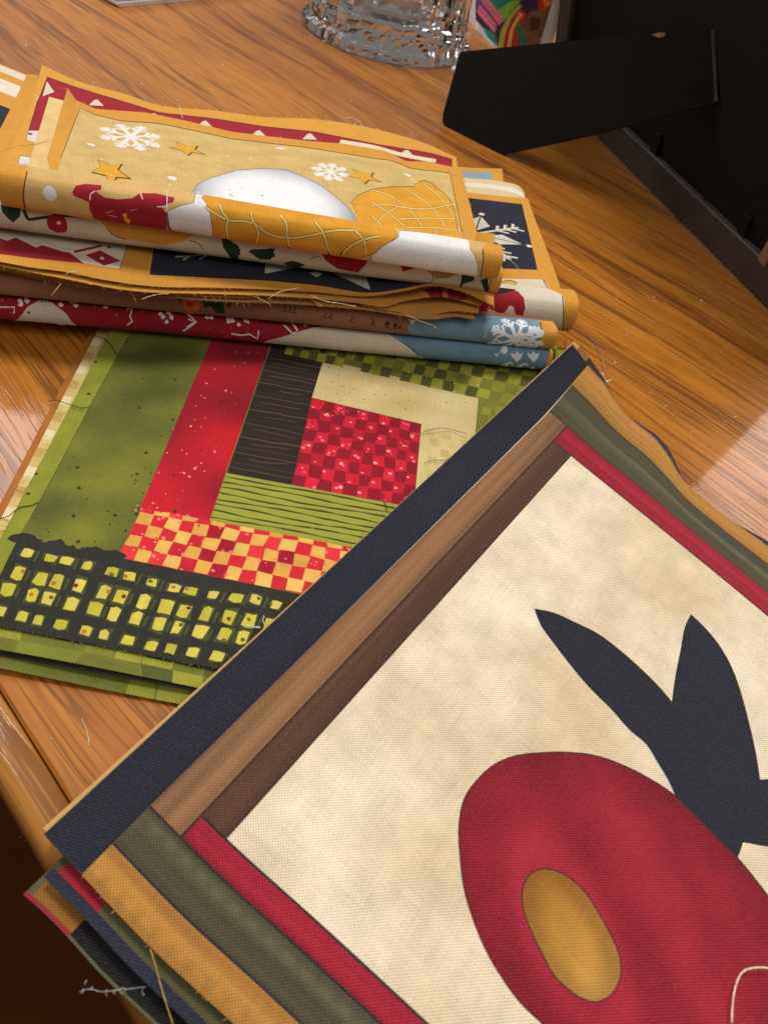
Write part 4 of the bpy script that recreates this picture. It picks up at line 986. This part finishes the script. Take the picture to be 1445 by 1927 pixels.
for l in ([(250, 690), (310, 730), (380, 765), (470, 770), (530, 790), (580, 830), (650, 855), (730, 860), (830, 845), (950, 820), (1080, 820)], [(330, 680), (345, 720), (375, 765), (365, 800), (375, 850)], [(500, 715), (505, 760), (530, 800), (540, 840), (530, 890)], [(660, 735), (690, 780), (695, 840), (710, 910)], [(850, 775), (890, 830), (910, 890), (935, 950)], [(1060, 815), (1100, 855), (1120, 900), (1125, 950)], [(990, 950), (1050, 900), (1110, 870), (1200, 850)]):
    M.line(z2(l), 6.0, (54, 42, 24), rng=rg); M.line(z2(l), 4.2, (232, 198, 116), rng=rg)
M.poly(z3([(160, 635), (170, 590), (400, 610), (575, 640), (590, 700), (620, 745), (638, 800), (636, 870), (400, 860), (0, 800), (0, 745), (60, 690)]), (230, 230, 230), PLAIN, rng=rg, outline=(90, 88, 92), ow=1)
o = M.build('folded_cloth', 'topmost folded panel with snowman, yellow plaid hat and snowflakes on tan', 'fabric', FG, 150, 110)

FRAY += [(o, S, 'v0', 200, 'gold', {}), (o, S, 'u1', 60, 'gold', dict(hi=.8)), (o, S, 'u0', 60, 'gold', dict(hi=.8))]
# ================================================================== PICTURE FRAME (seen from behind)
def RP(px, py, o, n):
    d = RM @ np.array([px - CX, -(py - CY), -FPX]); c = np.array([0, 0, H]); return c + d * (np.dot(o - c, n) / np.dot(d, n))
FBK = simple('frame_black_paint', (0.050, 0.040, 0.035), 0.55, 0.4, noise=.35, nscale=40)
FBD = simple('frame_backing_board', (0.0055, 0.0046, 0.0042), 0.85, 0.2, noise=.3, nscale=300, bump=.15)
RAW = simple('chipped_fibreboard', (0.30, 0.17, 0.10), 0.9, 0.2, noise=.3, nscale=400)
b0, b1 = P(1034, 169), P(1445, 585); fd = (b1 - b0) / np.linalg.norm(b1 - b0); nf = np.array([fd[1], -fd[0], 0.])
if np.dot(nf, -b0) < 0: nf = -nf
bestb = min(np.radians(np.arange(2, 45, .25)), key=lambda be: abs(proj(RP(1052, 0, b0, np.cross(fd, math.cos(be) * np.array([0, 0, 1]) + math.sin(be) * nf)))[0][0] - 1052) + 1e3 * abs(np.dot(RP(1052, 0, b0, np.cross(fd, math.cos(be) * np.array([0, 0, 1]) + math.sin(be) * nf)) - b0, fd)))
upv = math.cos(bestb) * np.array([0, 0, 1]) + math.sin(bestb) * nf; nfr = np.cross(fd, upv)
if np.dot(nfr, nf) < 0: nfr = -nfr
rwid = np.dot(RP(1300, 362, b0, nfr) - b0, upv)
rwid = float(np.clip(rwid, .012, .03))
FW, FH = 0.36, 0.30
frame = empty('framed_picture', tuple(map(float, b0))); props(frame, 'black picture frame seen from behind, leaning on its easel strut', 'picture frame')
def fpt(s_, t_, d_): return b0 + fd * s_ + upv * t_ + nfr * d_
def slab(name, poly, d0, d1, mat, parent=frame, bev=.0015):
    n = len(poly); vs = [fpt(a, b, d0) for a, b in poly] + [fpt(a, b, d1) for a, b in poly]
    fs = [tuple(range(n))[::-1], tuple(range(n, 2 * n))] + [(i, (i + 1) % n, n + (i + 1) % n, n + i) for i in range(n)]
    o = mesh_obj(name, vs, fs, mat, parent, smooth=False)
    bm = bmesh.new(); bm.from_mesh(o.data); bmesh.ops.recalc_face_normals(bm, faces=bm.faces)
    if bev: bmesh.ops.bevel(bm, geom=list(bm.edges), offset=bev, segments=3, affect='EDGES', profile=.6)
    bm.to_mesh(o.data); bm.free(); return o
w = rwid; e_ = .0004
slab('bottom_rail', [(0, 0), (FW, 0), (FW - w, w), (w, w)], -.018, 0, FBK); slab('top_rail', [(w, FH - w), (FW - w, FH - w), (FW, FH), (0, FH)], -.018, 0, FBK)
slab('side_rail', [(-e_, e_), (w - e_, w + e_), (w - e_, FH - w - e_), (-e_, FH - e_)], -.018, 0, FBK); slab('side_rail', [(FW - w + e_, w + e_), (FW + e_, e_), (FW + e_, FH - e_), (FW - w + e_, FH - w - e_)], -.018, 0, FBK)
back = slab('backing_board', [(w * .9, w * .9), (FW - w * .9, w * .9), (FW - w * .9, FH - w * .9), (w * .9, FH - w * .9)], -.010, -.004, FBD, bev=.0004)
for (px, py) in ((1233, 283), (1395, 440)):          # turn buttons that hold the board
    q = RP(px, py, b0 + nfr * -.003, nfr) - b0; a_, t_ = np.dot(q, fd), np.dot(q, upv)
    slab('turn_button', [(a_ - .004, t_ - .012), (a_ + .004, t_ - .012), (a_ + .004, t_ + .012), (a_ - .004, t_ + .012)], -.0035, -.0018, FBD, back, .0006)
q = RP(1440, 476, b0, nfr) - b0; a_, t_ = np.dot(q, fd), np.dot(q, upv)
slab('chip', [(a_ - .004, t_ - .006), (a_ + .003, t_ - .007), (a_ + .005, t_ + .004), (a_ - .001, t_ + .009)], -.002, .0006, RAW, bev=0)
# strut
po = b0 + nfr * -.0035
hl, hu = RP(1349, 194, po, nfr), RP(1340, 54, po, nfr); f1, f2 = P(838, 238), P(942, 291)
ns = np.cross(f2 - f1, (hl + hu) / 2 - f1); ns /= np.linalg.norm(ns)
if np.dot(ns, np.array([0, 0, H]) - f1) < 0: ns = -ns
spx = [(1347, 193), (1346, 120), (1340, 58), (1334, 55), (1240, 63), (1100, 74.5), (980, 86), (868, 97), (864, 102), (848, 160), (833, 215), (833, 230), (839, 240), (850, 246), (900, 270), (942, 291), (1050, 268), (1112, 254), (1230, 224)]
sv = np.array([RP(x, y, f1, ns) for x, y in spx]); n = len(sv); th = .0032
bm = bmesh.new(); vt = [bm.verts.new(v) for v in sv]; vb = [bm.verts.new(v - ns * th) for v in sv]
bm.faces.new(vt); bm.faces.new(vb[::-1])
for i in range(n): bm.faces.new((vt[i], vb[i], vb[(i + 1) % n], vt[(i + 1) % n]))
bmesh.ops.recalc_face_normals(bm, faces=bm.faces)
strut = bm_obj('easel_strut', bm, FBD, frame)
def on_strut(name, pxs, hgt, mat):
    b_ = bmesh.new(); t_ = [b_.verts.new(RP(x, y, f1 + ns * hgt, ns)) for x, y in pxs]; u_ = [b_.verts.new(RP(x, y, f1 - ns * .0005, ns)) for x, y in pxs]; m = len(pxs)
    b_.faces.new(t_)
    for i in range(m): b_.faces.new((t_[i], u_[i], u_[(i + 1) % m], t_[(i + 1) % m]))
    bmesh.ops.recalc_face_normals(b_, faces=b_.faces); return bm_obj(name, b_, mat, strut)
on_strut('chip', [(1225, 65), (1238, 71), (1248, 69), (1252, 62), (1240, 61)], .0004, RAW)
HNG = simple('hinge_tape', (0.035, 0.029, 0.022), 0.45, 0.5, noise=.3)
on_strut('hinge', [(1337, 56), (1343, 56), (1350, 190), (1343, 192)], .0012, HNG)

# ================================================================== CRYSTAL VASE
def crystal():
    k = NT('lead_crystal'); k.b.inputs['Base Color'].default_value = (.985, .985, .99, 1); k.b.inputs['Roughness'].default_value = 0.02
    k.b.inputs['Transmission Weight'].default_value = 0.97; k.b.inputs['IOR'].default_value = 1.34; return k.m
cpx = [(571, 23), (588, 57), (626, 86), (679, 110), (740, 124), (797, 129.4), (854.5, 124)]
cw = np.array([P(x, y)[:2] for x, y in cpx]); Am = np.c_[2 * cw, np.ones(len(cw))]; sol = np.linalg.lstsq(Am, (cw ** 2).sum(1), rcond=None)[0]
cc = sol[:2]; CRR = math.sqrt(sol[2] + (cc ** 2).sum()); print('vase', cc, CRR, 'lean', math.degrees(bestb), 'rail', rwid)
vase = empty('crystal_vase', (float(cc[0]), float(cc[1]), 0)); props(vase, 'clear cut crystal vase with fluted sides on a round foot', 'vase')
def lathe(name, prof, mod, nseg, mat, cap0=True, cap1=True):
    vs = []; fs = []
    for j, (r, z) in enumerate(prof):
        for i in range(nseg):
            th_ = 2 * math.pi * i / nseg; rr = r * mod(th_, z, j); vs.append((rr * math.cos(th_), rr * math.sin(th_), z))
    m = len(prof)
    for j in range(m - 1):
        for i in range(nseg): a = j * nseg + i; b = j * nseg + (i + 1) % nseg; fs.append((a, b, b + nseg, a + nseg))
    if cap0: fs.append(tuple(range(nseg))[::-1])
    if cap1: fs.append(tuple((m - 1) * nseg + i for i in range(nseg)))
    o = mesh_obj(name, vs, fs, mat, None, smooth=True); o.parent = vase; return o
GL = crystal(); R_ = CRR
NF = 18
def vase_mesh():
    vs, fs = [], []; ns_ = NF * 4
    rings = [(.70, .0008, 0), (.965, .0004, 0), (1.0, .0028, .0), (.99, .0075, .0), (.93, .0105, .02), (.945, .018, .04), (.915, .034, .045), (.93, .052, .045), (.905, .070, .045), (.935, .088, .045), (.93, .11, .045), (.96, .135, .045), (.99, .165, .05), (1.0, .175, 0)]
    for j, (r, z, am) in enumerate(rings):
        for i in range(ns_):
            th_ = 2 * math.pi * (i + (.5 * 4 if (j % 2 and j > 5) else 0)) / ns_
            tri = abs(((i % 4) / 4.0) * 2 - 1); beads = .012 * math.cos(i * math.pi) if j in (2, 3) else 0
            rr = R_ * r * (1 - am * tri + beads); th0 = 2 * math.pi * i / ns_
            vs.append((rr * math.cos(th0), rr * math.sin(th0), z))
    inn = [(.90, .172), (.80, .15), (.77, .10), (.76, .05), (.72, .028), (.5, .021), (.02, .024)]
    for r, z in inn:
        for i in range(ns_):
            th0 = 2 * math.pi * i / ns_; rr = R_ * r * (1 - (.02 * (i % 4 == 0) if r > .6 else 0)); vs.append((rr * math.cos(th0), rr * math.sin(th0), z))
    m = len(rings) + len(inn)
    for j in range(m - 1):
        for i in range(ns_):
            a, b = j * ns_ + i, j * ns_ + (i + 1) % ns_
            fs.append((a, b, b + ns_, a + ns_))
    fs.append(tuple(range(ns_))[::-1]); fs.append(tuple((m - 1) * ns_ + i for i in range(ns_)))
    o = mesh_obj('fluted_body', vs, fs, GL, None, smooth=False); o.parent = vase; return o
vase_mesh()

# ================================================================== PICTURE BOOK standing behind the vase
q0, q1 = P(880, 26), P(952, 103); bd = (q1 - q0) / np.linalg.norm(q1 - q0); bn = np.array([bd[1], -bd[0], 0])
if np.dot(bn, -q0) < 0: bn = -bn
BWD, BHT = float(np.linalg.norm(P(1006, 159) - q0)), .26
book = empty('picture_book', tuple(map(float, q0))); props(book, 'colourful picture book standing between crystal vase and picture frame', 'book')
zz = np.array([0, 0, 1.])
Sb = quadsheet(q0 - bd * .02 + bn * .007, q0 + bd * BWD + bn * .007, q0 + bd * BWD + zz * BHT + bn * .007, q0 - bd * .02 + zz * BHT + bn * .007)
Bk = Cloth(Sb, BWD + .02, BHT, (228, 226, 230), PAPER); S = Sb
e6 = lambda l: [(550 + x / 2.627, y / 2.627) for x, y in l]
Bk.poly(e6([(905, 0), (880, -150), (1400, -150), (1400, 330), (1130, 330), (1020, 235), (905, 95)]), (70, 60, 80), PAPER, ext=.3)
for l, c in (([(905, 0), (1000, 0), (950, 70), (905, 60)], (110, 70, 150)), ([(950, 0), (1090, 0), (1020, 70), (980, 40)], (40, 130, 100)), ([(1000, 60), (1090, 0), (1130, 0), (1040, 110)], (140, 180, 70)), ([(940, 130), (1000, 170), (1020, 235), (960, 180)], (60, 150, 130)),
             ([(1015, 230), (1030, 150), (1060, 90), (1120, 20), (1135, 30), (1080, 100), (1050, 170), (1042, 240)], (190, 196, 70)), ([(1040, 240), (1050, 170), (1080, 100), (1125, 40), (1150, 60), (1105, 120), (1080, 240)], (196, 40, 96)), ([(1060, 235), (1075, 150), (1120, 60), (1140, 70), (1095, 140), (1080, 235)], (240, 200, 60)), ([(1085, 235), (1100, 140), (1145, 60), (1160, 70), (1125, 150), (1110, 230)], (206, 60, 60)),
             ([(1110, 240), (1130, 150), (1170, 60), (1215, 50), (1320, 20), (1320, 80), (1230, 170), (1200, 240)], (140, 104, 74)), ([(1180, 80), (1230, 90), (1220, 140), (1170, 160)], (96, 70, 52)), ([(1210, -40), (1330, -40), (1320, 20), (1240, 55), (1215, 45)], (222, 70, 44)), ([(1235, -30), (1300, -30), (1290, 20), (1245, 35)], (240, 140, 60)),
             ([(1100, 130), (1125, 115), (1165, 215), (1135, 225)], (60, 140, 110)), ([(1200, 215), (1310, 80), (1320, 200), (1300, 240)], (206, 130, 150)), ([(1195, 240), (1205, 205), (1315, 195), (1330, 260)], (170, 90, 110))):
    Bk.poly(e6(l), c, PAPER, ext=.3)
for l in ([(920, -10), (955, -20), (1050, 95), (1020, 125)], [(910, 60), (925, 20), (1010, 120), (1000, 165)], [(1255, 190), (1300, 130), (1315, 150), (1270, 205)]): Bk.poly(e6(l), (216, 120, 140), PAPER, ext=.3)
for t in np.linspace(.1, .9, 7):
    a = np.array([935, 0]) * (1 - t) + np.array([1035, 110]) * t; Bk.line(e6([a, a + (8, -12)]), 1.2, (150, 60, 90), PAPER, ext=.3)
    a = np.array([918, 45]) * (1 - t) + np.array([1003, 145]) * t; Bk.line(e6([a, a + (7, -14)]), 1.2, (150, 60, 90), PAPER, ext=.3)
o = Bk.build('cover', None, None, nu=30, nv=30, thick=.0012); o.parent = book; o.matrix_parent_inverse = Matrix.Translation(book.location).inverted()
for k_ in ('label', 'category', 'group'):
    if k_ in o: del o[k_]
WP = simple('white_paper', (0.88, 0.88, 0.90), 0.6, 0.3, noise=.04)
def box_world(name, o_, ex, ey, ez, mat, parent):
    vs = [o_ + ex * a + ey * b + ez * c for a in (0, 1) for b in (0, 1) for c in (0, 1)]
    fs = [(0, 1, 3, 2), (4, 6, 7, 5), (0, 4, 5, 1), (2, 3, 7, 6), (0, 2, 6, 4), (1, 5, 7, 3)]
    o = mesh_obj(name, vs, fs, mat, parent, smooth=False); bm = bmesh.new(); bm.from_mesh(o.data); bmesh.ops.recalc_face_normals(bm, faces=bm.faces); bm.to_mesh(o.data); bm.free(); return o
box_world('page_block', q0 - bd * .018 + zz * .001 - bn * .006, bd * (BWD + .016), bn * .0115, zz * (BHT - .003), WP, book)

# ================================================================== WHITE PAPER STACK at the far left
c0_ = P(222, 14); dx_ = P(380, 0) - c0_; dx_ /= np.linalg.norm(dx_); dy_ = np.array([-dx_[1], dx_[0], 0])
pad = empty('paper_stack', tuple(map(float, c0_))); props(pad, 'small stack of white paper at the back left of the table', 'paper')
for i in range(7):
    of = dx_ * random.uniform(-.002, .002) + dy_ * random.uniform(-.001, .002)
    box_world('sheet', c0_ + of + zz * (.0003 + i * .0017), dx_ * .14, dy_ * .20, zz * .0014, WP, pad)

# ================================================================== THREADS, LINT
def thread_mat(name, c): return simple(name, tuple(lin(c)), 0.8, 0.2, noise=.4, nscale=900)
TM = {k: thread_mat('thread_' + k, c) for k, c in dict(gold=(220, 176, 100), dark=(46, 44, 40), ecru=(226, 212, 180), white=(232, 230, 230), green=(120, 126, 60), grey=(150, 140, 135)).items()}
def tube(pts, rad, sides=6, taper=True):
    n = len(pts); T_ = np.gradient(pts, axis=0); T_ /= np.linalg.norm(T_, axis=1)[:, None] + 1e-12; vs = []; fs = []
    for i in range(n):
        a = np.cross(T_[i], [0, 0, 1.]); a = a / (np.linalg.norm(a) + 1e-9) if np.linalg.norm(a) > 1e-3 else np.array([1., 0, 0]); b = np.cross(T_[i], a)
        r = rad * (1 if not taper or 0 < i < n - 1 else .4)
        for k in range(sides): th_ = 2 * math.pi * k / sides + i * .6; vs.append(pts[i] + r * (a * math.cos(th_) + b * math.sin(th_)) * (1 + .15 * (k % 2)))
    for i in range(n - 1):
        for k in range(sides): fs.append((i * sides + k, i * sides + (k + 1) % sides, (i + 1) * sides + (k + 1) % sides, (i + 1) * sides + k))
    fs += [tuple(range(sides))[::-1], tuple((n - 1) * sides + k for k in range(sides))]
    return vs, fs
def thread(px, mat, label, rad=.00013, wig=.00006, name='loose_thread', fuzz=0):
    p = cr_spline(wpts(px), max(12, len(px) * 8)); p = p + RNG.normal(0, wig, p.shape) * np.array([1, 1, .3])
    vs, fs = tube(p, rad)
    for _ in range(fuzz):
        i = random.randrange(len(p)); q = p[i] + np.cumsum(RNG.normal(0, .0005, (4, 3)), 0) * np.array([1, 1, .6]); v2, f2 = tube(cr_spline(q, 14), .00004, 4); k = len(vs); vs = vs + v2; fs = fs + [tuple(a + k for a in f) for f in f2]
    o = mesh_obj(name, vs, fs, TM[mat]); props(o, label, 'thread', 'stray threads'); return o
z_ = GZ + .0006
thread([(168, 612, .009), (178, 630, z_), (195, 636, z_), (208, 647, z_), (217, 662, z_), (224, 668, z_ + .001)], 'dark', 'dark curled thread at the upper left corner of the patchwork square', fuzz=3)
thread([(91, 755, .001), (104, 753, .003), (116, 756, z_ + .0005), (137, 763, z_), (156, 768, z_), (172, 765, z_)], 'dark', 'dark thread crossing the left edge of the patchwork square, midway')
thread([(-10, 978, .001), (0, 976, .002), (17, 971, .004), (30, 960, z_ + .0005), (41, 954, z_), (60, 951, z_), (73, 945, z_)], 'dark', 'dark thread crossing the left edge of the patchwork square near its lower end')
thread([(20, 930, .001), (30, 915, .0035), (45, 905, z_), (56, 893, z_)], 'ecru', 'short pale thread on the left edge of the patchwork square')
thread([(786, 817, z_), (800, 812, z_), (820, 806, z_ + .001), (850, 808, z_), (880, 817, z_ + .001)], 'grey', 'thin grey thread on the khaki patch beside the bird panel')
thread([(798, 872, z_), (815, 866, z_), (835, 866, z_), (850, 862, z_)], 'grey', 'second thin grey thread on the khaki patch, lower down')
thread([(721, 927, z_), (722, 940, z_), (726, 952, z_), (728, 962, z_)], 'dark', 'short black thread on the red checked patch near the navy strip')
thread([(1105, 630, .0008), (1118, 643, .001), (1129, 661, .002), (1134, 679, .002), (1137, 697, .0015), (1136, 718, .002), (1134, 724, .004)], 'grey', 'long grey and brown thread on the table at the top corner of the bird panel')
thread([(1134, 724, .006), (1140, 719, .006), (1149, 714, .006)], 'white', 'short white thread end at the top corner of the bird panel', .0003)
thread([(1063, 660, z_ + .004), (1063, 645, z_ + .004), (1066, 637, z_ + .004)], 'dark', 'short upright dark thread beside the gold end of the blue folds')
thread([(-10, 288, .052), (0, 285, .052), (22, 277, .051), (45, 273, .050), (65, 272, .051), (89, 266, .052)], 'gold', 'gold thread lying across the left edge of the snowman panel')
thread([(929, 575, .039), (927, 590, .036), (921, 602, .033), (917, 618, .030), (911, 637, .027)], 'gold', 'gold thread hanging down over the blue fold at right')
thread([(940, 484, .052), (960, 490, .046), (973, 503, .040), (981, 515, .036), (983, 526, .034)], 'ecru', 'pale thread arching from the snowman roll onto the navy snowflake cloth')
thread([(507, 561, .037), (520, 552, .038), (540, 546, .038), (562, 542, .038)], 'ecru', 'pale thread lying on the raw gold edges, centre')
thread([(585, 556, .037), (610, 566, .035), (640, 571, .035), (671, 577, .035)], 'ecru', 'long pale thread pulled from the raw gold edges, right of centre')
thread([(765, 592, .034), (790, 604, .032), (812, 612, .030), (822, 618, .029)], 'gold', 'short gold thread dangling over the blue fold below the raw edges')
thread([(480, 558, .034), (492, 564, .033), (505, 571, .032), (511, 578, .030)], 'gold', 'small gold thread dangling over the cocoa brown fold')
thread([(268, 563, .036), (285, 557, .037), (305, 553, .037), (318, 553, .037)], 'ecru', 'pale thread lying on the raw gold edges, left')
thread([(123, 518, .037), (130, 513, .038), (142, 511, .038), (152, 511, .038)], 'ecru', 'short pale thread on the raw edge below the maroon zigzag')
thread([(96, 558, .031), (105, 547, .033), (116, 533, .034)], 'gold', 'tiny gold thread above the maroon fold at left')
thread([(338, 200, .040), (341, 210, .040), (344, 223, .041)], 'ecru', 'short cream thread standing behind the snowman panel')
thread([(650, 222, .040), (662, 222, .041), (676, 228, .041), (681, 237, .040)], 'ecru', 'loose fibre loop on the back edge of the maroon sheet')
thread([(283, 1785, .009), (291, 1810, .009), (300, 1843, .008), (312, 1885, .007), (330, 1940, .006)], 'gold', 'long gold thread hanging from the edge of the bird panel', .00009, .00002)
thread([(1376, 1925, .0085), (1377, 1900, .0086), (1380, 1872, .009), (1387, 1845, .009), (1398, 1828, .009), (1415, 1822, .009), (1450, 1822, .009)], 'ecru', 'cream thread curving over the red bird body', .00022, .00002)
thread([(150, 1866, -.002), (170, 1861, .000), (192, 1866, .001), (222, 1863, .0022), (250, 1860, .0035), (275, 1857, .0055)], 'white', 'fuzzy white lint strand hanging from the lowest panel', .00004, .00002, fuzz=7)
thread([(0, 1455, -.02), (25, 1510, -.02), (40, 1545, -.02), (55, 1575, -.018), (78, 1592, -.004)], 'grey', 'pale cobwebby thread hanging below the table edge', .00010, .0002, fuzz=6)
thread([(154, 1352, .0006), (160, 1366, .0006), (166, 1385, .0006), (170, 1405, .0006)], 'ecru', 'pale thread lying on the oak beside the bird panel', .0001)
thread([(460, 1175, z_), (475, 1179, z_), (490, 1181, z_)], 'white', 'tiny white thread on the black plaid patch', .00018)
thread([(497, 1158, z_), (495, 1168, z_), (499, 1176, z_)], 'white', 'wispy white fibre on the plaid beside the navy strip', .0001)
thread([(60, 187, .043), (64, 182, .044), (72, 180, .044), (68, 190, .043), (66, 200, .043)][::-1], 'ecru', 'small pale loop at the selvage strip, left of the snowman')

# frayed cut edges (children of their cloth)
FM = {k: thread_mat('fray_' + k, c) for k, c in dict(gold=(222, 178, 100), tan=(206, 178, 130), green=(150, 152, 84), cream=(226, 212, 180)).items()}
def fray(o, S, edge, n, mat, lmin=.0005, lmax=.0014, lo=0.0, hi=1.0, dense=True):
    vs, fs = [], []
    t = RNG.uniform(lo, hi, n); e = .004
    one = np.ones(n)
    if edge == 'v0': a, b = S(t, 0 * one), S(t, e * one)
    elif edge == 'v1': a, b = S(t, one), S(t, one - e)
    elif edge == 'u0': a, b = S(0 * one, t), S(e * one, t)
    else: a, b = S(one, t), S(one - e, t)
    out = a - b; out /= np.linalg.norm(out, axis=1)[:, None]
    for i in range(n):
        L = random.uniform(lmin, lmax) * (1 if random.random() < .93 else 3.0)
        side = RNG.normal(0, .45, 3); d = out[i] + side * np.array([1, 1, .5]); d /= np.linalg.norm(d)
        k = np.linspace(0, 1, 5)[:, None]; cv = a[i] - out[i] * .0003 + np.array([0, 0, -.0001]) + d * L * k + RNG.normal(0, .35, 3) * L * k ** 2 * np.array([1, 1, .5])
        v2, f2 = tube(cv, random.uniform(.00004, .00008), 3); q_ = len(vs); vs += v2; fs += [tuple(x + q_ for x in f) for f in f2]
    m = mesh_obj('frayed_edge', vs, fs, FM[mat]); m.parent = o; m['kind'] = 'stuff'
for o_, S_, e__, n_, m_, kw_ in FRAY: fray(o_, S_, e__, n_, m_, **kw_)

# dust on the varnish
spx_ = [(1252, 765), (1300, 775), (1305, 910), (1370, 980), (1152, 716), (1140, 600), (1160, 560), (1310, 540), (1207, 795), (1380, 770), (1382, 785), (1280, 905), (140, 66), (420, 122), (419, 146), (268, 158), (97, 1390), (660, 190), (1015, 465), (1230, 560), (1150, 740), (1410, 940), (1330, 690), (540, 90)]
for _ in range(26): spx_.append((random.uniform(1080, 1445), random.uniform(430, 1000)))
for _ in range(14): spx_.append((random.uniform(0, 800), random.uniform(10, 190)))
vs, fs = [], []
for (x, y) in spx_:
    c = P(x, y, .0002); r = .00022 * random.uniform(.5, 1.7) * (1 + np.linalg.norm(c[:2]))
    b = len(vs)
    for dz_ in (0, 1):
        for k in range(5): a = k * 1.2566 + random.random(); vs.append(c + np.array([r * math.cos(a) * (1.3 - .5 * dz_), r * math.sin(a) * (1 - .4 * dz_), dz_ * r * .9]))
    fs += [tuple(b + 5 + k for k in range(5))] + [(b + k, b + (k + 1) % 5, b + 5 + (k + 1) % 5, b + 5 + k) for k in range(5)]
o = mesh_obj('dust_specks', vs, fs, TM['white'], smooth=False); props(o, 'tiny white lint specks scattered over the oak table', 'lint', kind='stuff')
